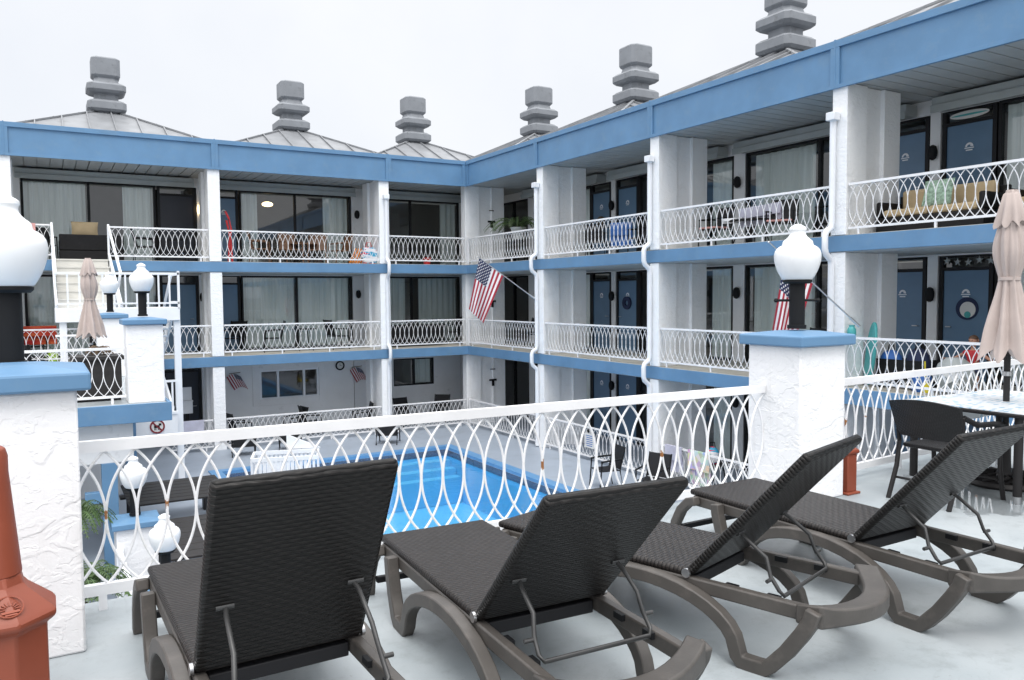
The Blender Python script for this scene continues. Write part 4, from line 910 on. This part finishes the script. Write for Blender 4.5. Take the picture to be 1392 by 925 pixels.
r = thing('beach_toy_rack', 'orange plastic beach rack leaning by the downspout, third floor centre bay', 'pool toy', (8.45,23.95,Z3))
mb = MB()
for k in range(5): mb.beam((-.25+.09*k,0,.02), (.0+.09*k,.1,.48), .05, .02)
mb.beam((-.28,0,.06), (.2,0,.06), .03, .03); mb.build('slats', 'orange', r)
r = thing('toy_bag', 'red, white and blue striped toy bag beside the downspout, third floor centre bay', 'bag', (8.80,23.9,Z3))
mb = MB(); mb.rings([[(a*x,a*.7*y,z) for x, y in ((-1,-1),(1,-1),(1,1),(-1,1))] for a, z in ((.20,0),(.24,.2),(.22,.40),(.14,.52))]); mb.build('bag_body', 'bag', r, .03); mb = MB(); mb.tube([(-.1,0,.5),(-.06,0,.66),(.06,0,.66),(.1,0,.5)], .012, 6); mb.build('handle', 'red', r)
r = thing('red_bucket', 'small red bucket under the railing of the corner bay, third floor', 'bucket', (10.75,23.85,Z3)); MB().lathe([(.10,0),(.13,.22),(.135,.23),(.12,.23)], n=16).build('pail', 'red', r); MB().tube([(-.13,0,.22),(-.08,0,.3),(.08,0,.3),(.13,0,.22)], .006, 5).build('handle', 'steel', r)
# second floor, back wing
r = patio_chair('chair draped with a red and orange striped blanket, second floor far left', (-.25,24.2,Z2), math.radians(10)); mb = MB()
cloth('striped_blanket', 'red and orange striped blanket over a chair, second floor far left', 'blanket', (-.75,24.02,Z2+.95), (.28,24.02,Z2+.95), .48, 'blanket', .02)
r = thing('lime_watering_can', 'lime green watering can by the railing, second floor far left', 'watering can', (.18,23.85,Z2+.0)); MB().lathe([(.11,0),(.12,.2),(.09,.25),(.06,.26)], n=14).build('can_body', 'lime', r); MB().tube([(.1,0,.05),(.22,0,.18),(.30,0,.30)], [.025,.018,.014], 8).build('spout', 'lime', r); MB().tube([(-.1,0,.05),(-.19,0,.15),(-.08,0,.26)], .01, 6).build('handle', 'lime', r)
patio_chair('black sling chair left of the bistro table, second floor centre bay', (5.95,24.5,Z2), math.radians(-100)); side_table('black bistro table between two sling chairs, second floor centre bay', (6.9,24.5,Z2), 'charcoal', .36, .68); patio_chair('black sling chair right of the bistro table, second floor centre bay', (7.95,24.5,Z2), math.radians(100))
patio_chair('black chair at the foot of the blue door, second floor centre bay', (4.95,25.2,Z2), math.radians(-40))
r = thing('folding_screen', 'white looped garden screen against the wall right of the glass doors, second floor centre bay', 'screen', (8.15,25.2,Z2)); link('screen_panel', rail_mesh(.7), r)
sofa('long black wicker settee in the corner bay, second floor', (10.6,24.6,Z2), math.radians(180), 1.9, 'wickerblack', None)
patio_chair('black chair beside the settee in the corner bay, second floor', (12.2,24.6,Z2), math.radians(-60))
# second floor, right wing
patio_chair('black chair behind the flag by the curtained doors, second floor middle right bay', (13.4,11.0,Z2), math.radians(-90))
patio_chair('black chair by the dark glass doors, second floor far end of the right wing', (13.1,21.5,Z2), math.radians(-90))
r = thing('bodyboard', 'teal foam board leaning on the pale fin, second floor nearest right bay', 'bodyboard', (12.42,9.0,Z2)); mb = MB()
mb.rings([[(o_x+.0, y, z) for y, z in [(.20*math.cos(2*PI*k/20), .58+.56*math.sin(2*PI*k/20)) for k in range(20)]] for o_x in (0,.05)]); b_ = mb.build('board', 'teal', r, .012); b_.rotation_euler = (0,math.radians(6),math.radians(-35))
r = thing('glass_jar_lantern', 'green glass jar lantern on the rail by the fin, second floor nearest right bay', 'lantern', (12.10,9.05,Z2+.886)); MB().lathe([(.06,0),(.075,.03),(.07,.13),(.045,.17),(.05,.2),(.03,.2)], n=16).build('jar', 'teal', r)
r = thing('beach_cart', 'black folding beach cart loaded with bags, second floor nearest right bay', 'cart', (12.75,8.45,Z2))
MB().box((-.22,-.42,.16), (.22,.42,.20)).box((-.22,-.42,.2), (-.20,.42,.5)).box((.20,-.42,.2), (.22,.42,.5)).build('tray', 'black', r); MB().tube([(0,-.42,.2),(-.1,-.7,.7),(-.1,-.72,.82)], .014, 6).build('handle', 'black', r)
for x in (-.24,.24):
    for y in (-.32,.32): mb = MB(); mb.rings([[(x+o_x, y+.11*math.cos(2*PI*k/16), .11+.11*math.sin(2*PI*k/16)) for k in range(16)] for o_x in (-.025,.025)]); mb.build('wheel', 'black', r)
def sack(name, label, cat, loc, m, a, b_, h, rz=0):
    r = thing(name, label, cat, loc, rz); mb = MB(); mb.rings([[(a*q*math.cos(2*PI*k/16)*(1+.05*math.sin(5*k)), b_*q*math.sin(2*PI*k/16), z) for k in range(16)] for q, z in ((.85,0),(1,h*.15),(1.02,h*.45),(.9,h*.75),(.6,h*.93),(.2,h))]); mb.build('body', m, r); MB().tube([(-.09,0,h*.9),(-.06,0,h+.09),(.06,0,h+.09),(.09,0,h*.9)], .011, 6).build('strap', 'black', r); return r
sack('beach_bag', 'royal blue beach bag on the cart, second floor nearest right bay', 'bag', (12.70,8.70,Z2+.2), 'royal', .16, .20, .45); sack('beach_bag', 'dark navy backpack on the cart, second floor nearest right bay', 'bag', (12.78,8.25,Z2+.2), 'navy', .16, .2, .5)
sack('beach_bag', 'small blue bag on the floor right of the cart, second floor nearest right bay', 'bag', (12.5,8.0,Z2), 'royal', .14, .17, .34)
r = thing('sand_shovel', 'yellow sand shovel standing by the blue bag, second floor nearest right bay', 'shovel', (12.40,7.86,Z2)); MB().tube([(0,0,.0),(0,.03,.52)], .013, 6).build('shaft', 'yellow', r); MB().box((-.012,-.07,0), (.012,.07,.17)).build('blade', 'yellow', r, .01)
# star float
r = thing('star_float', 'grey swim float with a white star, second floor nearest right bay', 'pool toy', (12.5,7.45,Z2+.32)); MB().lathe([(.12,-.28),(.24,-.18),(.30,0),(.24,.18),(.12,.28)], n=20).build('ball', 'greymetal', r)
mb = MB(); ps_ = [(-.315, (.17 if j%2 == 0 else .07)*math.sin(j*PI/5), (.17 if j%2 == 0 else .07)*math.cos(j*PI/5)) for j in range(10)]; mb.add(ps_+[(x+.10,y,z_) for x,y,z_ in ps_], [tuple(range(10)), tuple(range(19,9,-1))]+[(j,(j+1)%10,10+(j+1)%10,10+j) for j in range(10)]); s_ = mb.build('star', 'clockface', r, smooth=0); s_.rotation_euler = (0,0,math.radians(25))

# ------------------------------------------------------------------ child
def skin(name, nodes, edges, m, parent, sub=2, root=0):
    bm = bmesh.new(); ly = bm.verts.layers.skin.verify(); vs = []
    for p, rr in nodes:
        v = bm.verts.new(p); v[ly].radius = (rr, rr) if isinstance(rr, (int, float)) else rr; vs.append(v)
    vs[root][ly].use_root = True
    for a, b__ in edges: bm.edges.new((vs[a], vs[b__]))
    me = bpy.data.meshes.new(name); bm.to_mesh(me); bm.free(); me.materials.append(M[m])
    o = link(name, me, parent); sk = o.modifiers.new('skin', 'SKIN'); sk.use_smooth_shade = True; sk.use_x_symmetry = False
    sb = o.modifiers.new('sub', 'SUBSURF'); sb.levels = sub; sb.render_levels = sub; return o
kid = thing('person', 'small child in red top and dark shorts, arms held out, behind the railing', 'person', (12.95,7.42,Z2), math.radians(-90))
# local: faces -y, arms along x
nd = [((0,0,.46),(.085,.065)), ((0,0,.56),(.082,.062)), ((0,0,.66),(.092,.062)), ((0,0,.715),.036), ((0,-.005,.76),.034), ((0,-.012,.80),(.060,.068)), ((0,-.01,.865),(.068,.078)), ((0,-.004,.925),(.05,.056))]
ed = [(0,1),(1,2),(2,3),(3,4),(4,5),(5,6),(6,7)]
for sg_ in (-1, 1):
    b0 = len(nd); nd += [((sg_*.105,0,.665),.036), ((sg_*.20,-.01,.61),.028), ((sg_*.285,-.03,.565),.023), ((sg_*.36,-.05,.545),.018), ((sg_*.40,-.055,.54),(.022,.012))]
    ed += [(2,b0),(b0,b0+1),(b0+1,b0+2),(b0+2,b0+3),(b0+3,b0+4)]
    for q, (dy, dz, l) in enumerate(((-.014,.016,.04),(-.006,.008,.05),(.0,.0,.054),(.006,-.008,.048),(.010,-.015,.038))):
        e0 = len(nd); nd += [((sg_*(.415+(0 if q else -.015)),-.055+dy,.54+dz),.0065), ((sg_*(.415+l*.6),-.056+dy*1.5,.537+dz*1.4),.006), ((sg_*(.415+l),-.060+dy*1.6,.530+dz*1.4),.005)]; ed += [(b0+4,e0),(e0,e0+1),(e0+1,e0+2)]
    b0 = len(nd); nd += [((sg_*.05,0,.40),.056), ((sg_*.06,-.005,.25),.042), ((sg_*.062,.0,.22),.040), ((sg_*.064,.005,.13),.033), ((sg_*.066,.01,.045),.024), ((sg_*.07,-.05,.022),.022), ((sg_*.072,-.09,.018),.018)]
    ed += [(0,b0)]+[(b0+i,b0+i+1) for i in range(6)]
body = skin('body', nd, ed, 'skin', kid)
nd2 = [((0,0,.44),(.095,.075)), ((0,0,.56),(.094,.072)), ((0,0,.665),(.100,.070)), ((-.11,0,.668),.045), ((-.17,-.005,.635),.043), ((.11,0,.668),.045), ((.17,-.005,.635),.043), ((0,0,.70),.045)]
skin('shirt', nd2, [(0,1),(1,2),(2,3),(3,4),(2,5),(5,6),(2,7)], 'red', kid)
skin('shorts', [((0,0,.455),(.093,.073)), ((0,0,.41),(.095,.072)), ((-.055,0,.35),.064), ((-.062,0,.26),.058), ((.055,0,.35),.064), ((.062,0,.26),.058)], [(0,1),(1,2),(2,3),(1,4),(4,5)], 'navy', kid)
mb = MB(); nu, nv = 20, 10
mb.grid(lambda u, v: (.075*math.cos(2*PI*u)*math.sin(.05+v*1.75), .004+.085*math.sin(2*PI*u)*math.sin(.05+v*1.75)+.012, .872+.078*math.cos(.05+v*1.75)-(.05*v*v if math.sin(2*PI*u) > -.2 else -.03*v*v)), nu, nv); mb.build('hair', 'hair', kid, smooth=80)
mb = MB()
for sg_ in (-1, 1): mb.lathe([(.003,-.007),(.008,0),(.003,.007)], (sg_*.026,-.083,.868), 8)
mb.build('eyes', 'black', kid); MB().tube([(0,-.085,.86),(0,-.098,.845),(0,-.088,.836)], [.006,.010,.007], 8).build('nose', 'skin', kid); MB().tube([(-.02,-.079,.815),(0,-.085,.812),(.02,-.079,.815)], .004, 6).build('mouth', 'pink', kid)
for sg_ in (-1, 1): MB().tube([(sg_*.068,0,.885),(sg_*.078,.006,.865),(sg_*.070,.004,.842)], [.008,.012,.008], 6).build('ear', 'skin', kid)
# feet rest on the floor (shoes)
for sg_ in (-1, 1): mb = MB(); mb.rings([[(sg_*.069+w_*x, y, z) for x, z in ((-1,0),(1,0),(.8,.05),(-.8,.05))] for y, w_ in ((.045,.025),(.0,.032),(-.06,.035),(-.105,.024))]); mb.build('shoe', 'black', kid, .008)

# ------------------------------------------------------------------ ground level
def slat_table(label, loc, w_, l, rz=0):
    r = thing('slatted_table', label, 'table', loc, rz, 'dark slatted tables at pool level'); mb = MB(); n = 7; pw = l/n
    for k in range(n): mb.box((-w_/2, -l/2+k*pw, .72), (w_/2, -l/2+(k+1)*pw-.022, .752))
    mb.build('tabletop', 'darkwood', r, .004)
    for x in (-w_/2+.15, w_/2-.15):
        mb = MB(); mb.beam((x,-l/2+.1,.66), (x,l/2-.1,.66), .06, .11); mb.beam((x,-l*.35,.66), (x,-l*.48,0), .08, .06, (1,0,0)); mb.beam((x,l*.35,.66), (x,l*.48,0), .08, .06, (1,0,0)); mb.build('leg_frame', 'darkwood', r)
    for sg_ in (-1, 1):
        mb = MB(); mb.box((-w_/2, sg_*(l/2+.32)-.14, .42), (w_/2, sg_*(l/2+.32)-.008, .455)); mb.box((-w_/2, sg_*(l/2+.32)+.008, .42), (w_/2, sg_*(l/2+.32)+.14, .455))
        for x in (-w_/2+.15, w_/2-.15): mb.box((x-.03, sg_*(l/2+.32)-.1, 0), (x+.03, sg_*(l/2+.32)+.1, .418))
        mb.build('bench', 'darkwood', r)
    return r
slat_table('dark slatted picnic table at pool level, farther one behind the lower lamps', (2.0,15.9,0), 1.7, 1.8)
slat_table('dark slatted picnic table at pool level, nearer one beside the first lounger back', (2.3,12.7,0), 1.9, 2.2)
# white picket fence between the low pillars
def picket(name, label, cat, loc, rz, L, h, step=.115, cap=True, brd=.05):
    r = thing(name, label, cat, loc, rz); mb = MB(); x = .03
    while x < L-.03: mb.box((x-brd/2, -.012, .08), (x+brd/2, .012, h-.06)); x += step
    mb.build('pickets', 'white_clean', r); mb = MB(); mb.box((0,-.035,h-.06), (L,.035,h)); mb.box((0,-.025,.05), (L,.025,.10)); mb.build('rails', 'white_clean', r, .006)
    for x in (0, L): mb = MB(); mb.box((x-.045,-.045,0), (x+.045,.045,h+.03)); mb.build('post', 'white_clean', r, .006)
    return r
picket('picket_fence', 'white picket fence between the two low pillars with globe lamps', 'fence', (.80,10.2,0), PI/2, 2.0, .80)
pf = thing('picket_enclosure', 'white picket enclosure with an angled lid by the pool edge', 'fence', (3.52,16.5,0), math.radians(-17))
for (x0, y0, x1, y1) in ((0,0,1.3,0),(0,.75,1.3,.75),(0,0,0,.75),(1.3,0,1.3,.75)):
    mb = MB(); p, q = Vector((x0,y0,0)), Vector((x1,y1,0)); d = (q-p); n = int(d.length/.085)
    for k in range(n+1): c = p+d*k/n; mb.beam((c.x,c.y,.05), (c.x,c.y,.98), .045, .022, (d.y,-d.x,0))
    mb.beam((x0,y0,1.01), (x1,y1,1.01), .05, .08); mb.beam((x0,y0,.12), (x1,y1,.12), .04, .07); mb.build('picket_panel', 'white_clean', pf)
mb = MB(); mb.add([(.65,.80,1.06),(1.35,.80,1.06),(.65,.80,1.38),(.65,.86,1.06),(1.35,.86,1.06),(.65,.86,1.38)], [(0,1,2),(5,4,3),(0,3,4,1),(1,4,5,2),(2,5,3,0)]); mb.build('angled_lid', 'white_clean', pf)
# wall clock, bunting flags, notice
ck = thing('wall_clock', 'round grey wall clock on the ground-floor wall, right of the three-pane window', 'clock', (8.47,YB+DB-.07,2.0))
ydisc(MB(), .155, 0, th=.03, r2=.11).build('rim', 'black', ck, smooth=40); ydisc(MB(), .118, -.002, th=.01).build('face', 'clockface', ck, smooth=0)
mb = MB(); mb.box((-.006,-.016,0), (.006,-.013,.085)); mb.box((0,-.016,-.005), (.06,-.013,.005)); mb.build('hands', 'black', ck, smooth=0)
for i, (x, l) in enumerate(((5.12,'small striped hanging flag on the ground-floor wall left of the three-pane window'),(9.08,'small striped hanging flag on the ground-floor wall right of the clock'))):
    r = thing('hanging_flag', l, 'flag', (x, YB+DB-.14, 1.82), 0, 'small hanging flags on the ground-floor wall'); nu, nv = 16, 10
    mb = MB(); mb.grid(lambda u, v: ((v-.5)*.42+.22*u-.08, .02*math.sin(v*11+u*4)-.02*u, -u*.42+.10*math.cos((v-.5)*3)), nu, nv); me = mb.mesh('flag_cloth', 'flag', 180); uv = me.uv_layers.new(name='UV')
    for pl in me.polygons:
        for li, vi in zip(pl.loop_indices, pl.vertices): uv.data[li].uv = ((vi % (nu+1))/nu, (vi//(nu+1))/nv)
    link('flag_cloth', me, r); MB().tube([(-.2,.06,.10),(.12,-.03,.14)], .009, 6).build('stick', 'brown', r)
nt_ = thing('pool_notice', 'white pool rules notice hung on the ground-floor railing of the right wing', 'sign', (XR+.03,16.75,.50))
MB().box((-.01,-.20,-.16), (.0,.20,.22)).build('board', 'clockface', nt_); mb = MB()
for k in range(6): mb.box((-.013,-.15+.01*(k%3),.15-k*.052), (-.0102,.15-.03*(k%2),.168-k*.052))
mb.build('text_lines', 'royal', nt_, smooth=0)
# chairs at pool level
for i, (x, y, rz, m_, l) in enumerate(((8.6,22.0,150,'brown','low dark brown chair facing away on the far pool deck, by the far coping'),(4.6,22.5,170,'brown','low dark brown-backed chair on the pool deck in front of the left pillar'),(5.9,22.6,165,'brown','low dark brown chair right behind the white picket enclosure'),(10.7,14.25,-100,'charcoal','black armchair on the pool deck below the notice'),(10.9,12.9,-70,'charcoal','black chair on the pool deck, nearest the towels'),
        (4.9,24.3,100,'charcoal','black chair on the ground-floor walkway under the left hanging flag'),(6.5,24.4,-80,'charcoal','black chair on the ground-floor walkway under the three-pane window'),(7.1,24.6,90,'charcoal','upright black chair left of centre on the ground-floor walkway'),(8.6,24.3,-100,'charcoal','black chair on the ground-floor walkway below the clock'),(10.2,24.5,10,'charcoal','black chair under the corner window on the ground floor'),(11.5,24.6,-40,'charcoal','black chair nearest the inner corner on the ground floor'))):
    r = patio_chair(l, (x,y,0), math.radians(rz), 'darkwood' if m_ == 'brown' else m_, 'black', 'patio chairs at pool level')
    if m_ == 'brown': r.scale = (1.15, 1.15, .62)
cloth('beach_towel', 'colourful print beach towel on the ground-floor railing of the right wing', 'towel', (XR+.07,13.1,.90), (XR+.07,12.45,.90), .75, 'print', .02)
cloth('beach_towel', 'navy and white towel beside the print towel on the ground-floor railing', 'towel', (XR+.07,13.85,.90), (XR+.07,13.3,.90), .6, 'lilac', .02)
sack('beach_bag', 'blue and orange bag behind the print towel on the ground floor', 'bag', (12.45,12.75,.62), 'bag', .13, .17, .36); side_table('black table holding the orange bag, ground floor right wing', (12.5,12.75,0), 'charcoal', .36, .62)
r = thing('duck_float', 'yellow duck swim float on the pool deck at right', 'pool toy', (11.2,11.75,.0)); MB().tube([(.22*math.cos(2*PI*k/20),.22*math.sin(2*PI*k/20),.09) for k in range(21)], .085, 10).build('ring', 'yellow', r); MB().lathe([(.03,.12),(.07,.2),(.09,.28),(.06,.36),(.02,.38)], (-.2,0,0), 14).build('head', 'yellow', r); MB().tube([(-.28,0,.27),(-.34,0,.26)], [.03,.012], 8).build('beak', 'orange', r)
cloth('hand_towel', 'white towel over the low railing left of the stair post pillar', 'towel', (2.95,YB-.0,.90), (3.75,YB-.0,.90), .55, 'lilac', .01)
r = thing('notice_box', 'white mailbox-like dispenser on the wall inside the dark ground-floor passage', 'dispenser', (3.55,YB+1.6,1.05)); MB().box((-.15,-.08,-.15), (.15,.08,.20)).build('box', 'white_clean', r, .01); MB().box((-.16,-.09,.2), (.16,.09,.23)).build('lid', 'white_clean', r); MB().box((-.14,.0,.24), (.14,.02,.62)).build('back_board', 'white_clean', r); MB().box((-.05,-.02,-1.05), (.05,.02,-.15)).build('stand', 'black', r)
# plants below the near railing
potted('potted_palm', 'spiky green palm in a pale glazed pot below the near railing, the nearer one', 'plant', (.28,10.3,0), 60, .62, .62, .13, 'leaf', 'glazed', .30, .45, .9, .35)
potted('potted_palm', 'dark green palm in a pale pot farther back below the raised terrace', 'plant', (.22,12.6,0), 56, .6, .62, .13, 'leaf', 'glazed', .28, .45, .9, .6)
for i, (x, y, l) in enumerate(((.45,8.0,'yellow-green leafy plant just under the near railing foot'),(.95,7.85,'yellow-green leafy plant right of the nearer railing foot, down at pool level'),(.1,8.3,'yellow-green leafy plant closest to the left pillar, down at pool level'))):
    r = thing('leafy_plant', l, 'plant', (x,y,0), 0, 'yellow-green plants at pool level'); mb = MB(); fronds(mb, 26, .62, .55, .10, rnd, .7); mb.build('leaves', 'leafy', r); MB().tube([(0,0,0),(0,0,.12)], .03, 6).build('stem', 'dried', r)
# things on the raised terrace
bx = thing('storage_box', 'black slatted storage box behind the railing of the raised terrace', 'storage box', (.72,14.62,Z2))
MB().box((-.34,-.26,.06), (.34,.26,.66)).build('body', 'darkwood', bx, .01); MB().box((-.38,-.30,.66), (.38,.30,.73)).build('lid', 'darkwood', bx, .01); MB().box((-.32,-.24,0), (.32,.24,.06)).build('plinth', 'black', bx)
r = thing('dried_plant', 'clump of brown dried foliage on the black storage box', 'plant', (.76,14.7,Z2+.73)); mb = MB(); fronds(mb, 60, .20, .20, .07, rnd, .6); mb.build('dry_leaves', 'dried', r)
patio_chair('dark chair left of the black box on the raised terrace', (-.35,15.2,Z2), math.radians(160))

# ------------------------------------------------------------------ camera, light, world
f_px, pitch, yaw, roll = 1091.19, 5.58638e-2, .5278595, -7.7944e-3
cam = bpy.data.cameras.new('camera'); co_ = bpy.data.objects.new('camera', cam); C.objects.link(co_)
F = Vector((math.sin(yaw)*math.cos(pitch), math.cos(yaw)*math.cos(pitch), -math.sin(pitch))); R = Vector((math.cos(yaw), -math.sin(yaw), 0)); U = R.cross(F)
R2 = R*math.cos(roll)+U*math.sin(roll); U2 = -R*math.sin(roll)+U*math.cos(roll)
mw = Matrix((R2, U2, -F)).transposed().to_4x4(); mw.translation = Vector((0,0,4.30)); co_.matrix_world = mw
cam.sensor_fit = 'HORIZONTAL'; cam.sensor_width = 36; cam.lens = 36*f_px/1392; cam.clip_start = .05; cam.clip_end = 6000
S.camera = co_
sun = bpy.data.lights.new('sun', 'SUN'); sun.energy = 1.25; sun.angle = math.radians(26); sun.color = (1,.97,.93); so = bpy.data.objects.new('sun', sun); C.objects.link(so)
el, az = math.radians(62), math.radians(200)   # azimuth from +y clockwise
sd = Vector((math.sin(az)*math.cos(el), math.cos(az)*math.cos(el), math.sin(el))); so.rotation_euler = sd.to_track_quat('Z', 'Y').to_euler(); so.location = sd*50
w = bpy.data.worlds.new('World'); S.world = w; w.use_nodes = True; nt = w.node_tree; bg = nt.nodes['Background']
sky = nt.nodes.new('ShaderNodeTexSky'); sky.sky_type = 'NISHITA'; sky.sun_disc = False; sky.sun_elevation = el; sky.sun_rotation = az; sky.air_density = 1.5; sky.dust_density = 6
hs = N(nt, 'ShaderNodeHueSaturation', Saturation=.25, Value=.6); nt.links.new(sky.outputs[0], hs.inputs['Color'])
tc_ = nt.nodes.new('ShaderNodeTexCoord'); sx = nt.nodes.new('ShaderNodeSeparateXYZ'); nt.links.new(tc_.outputs['Generated'], sx.inputs[0])
rp = nt.nodes.new('ShaderNodeValToRGB'); nt.links.new(sx.outputs[2], rp.inputs[0]); e = rp.color_ramp.elements
e[0].position = 0; e[0].color = (.374,.392,.418,1); e[1].position = 1; e[1].color = (1.1,1.1,1.1,1)
e2 = rp.color_ramp.elements.new(.34); e2.color = (.402,.412,.43,1)
e3 = rp.color_ramp.elements.new(.55); e3.color = (.86,.87,.89,1)
cn = N(nt, 'ShaderNodeTexNoise', Scale=2.6, Detail=5, Roughness=.55); nt.links.new(tc_.outputs['Generated'], cn.inputs['Vector']); cr = ramp(nt, .3, .72, (19,19.2,19.6,1), (21.2,21,20.8,1)); nt.links.new(cn.outputs[0], cr.inputs[0])
sc_ = mixc(nt, 1.0, rp.outputs[0], cr.outputs[0], 'MULTIPLY')
nt.links.new(mixc(nt, .85, hs.outputs[0], sc_), bg.inputs[0]); bg.inputs[1].default_value = .1
S.view_settings.view_transform = 'Standard'; S.view_settings.look = 'None'; S.view_settings.exposure = .40; S.view_settings.gamma = 1; S.view_settings.use_curve_mapping = False
S.render.resolution_x, S.render.resolution_y = 1024, 680
S.cycles.use_denoising = True; S.cycles.max_bounces = 8; S.cycles.transparent_max_bounces = 12
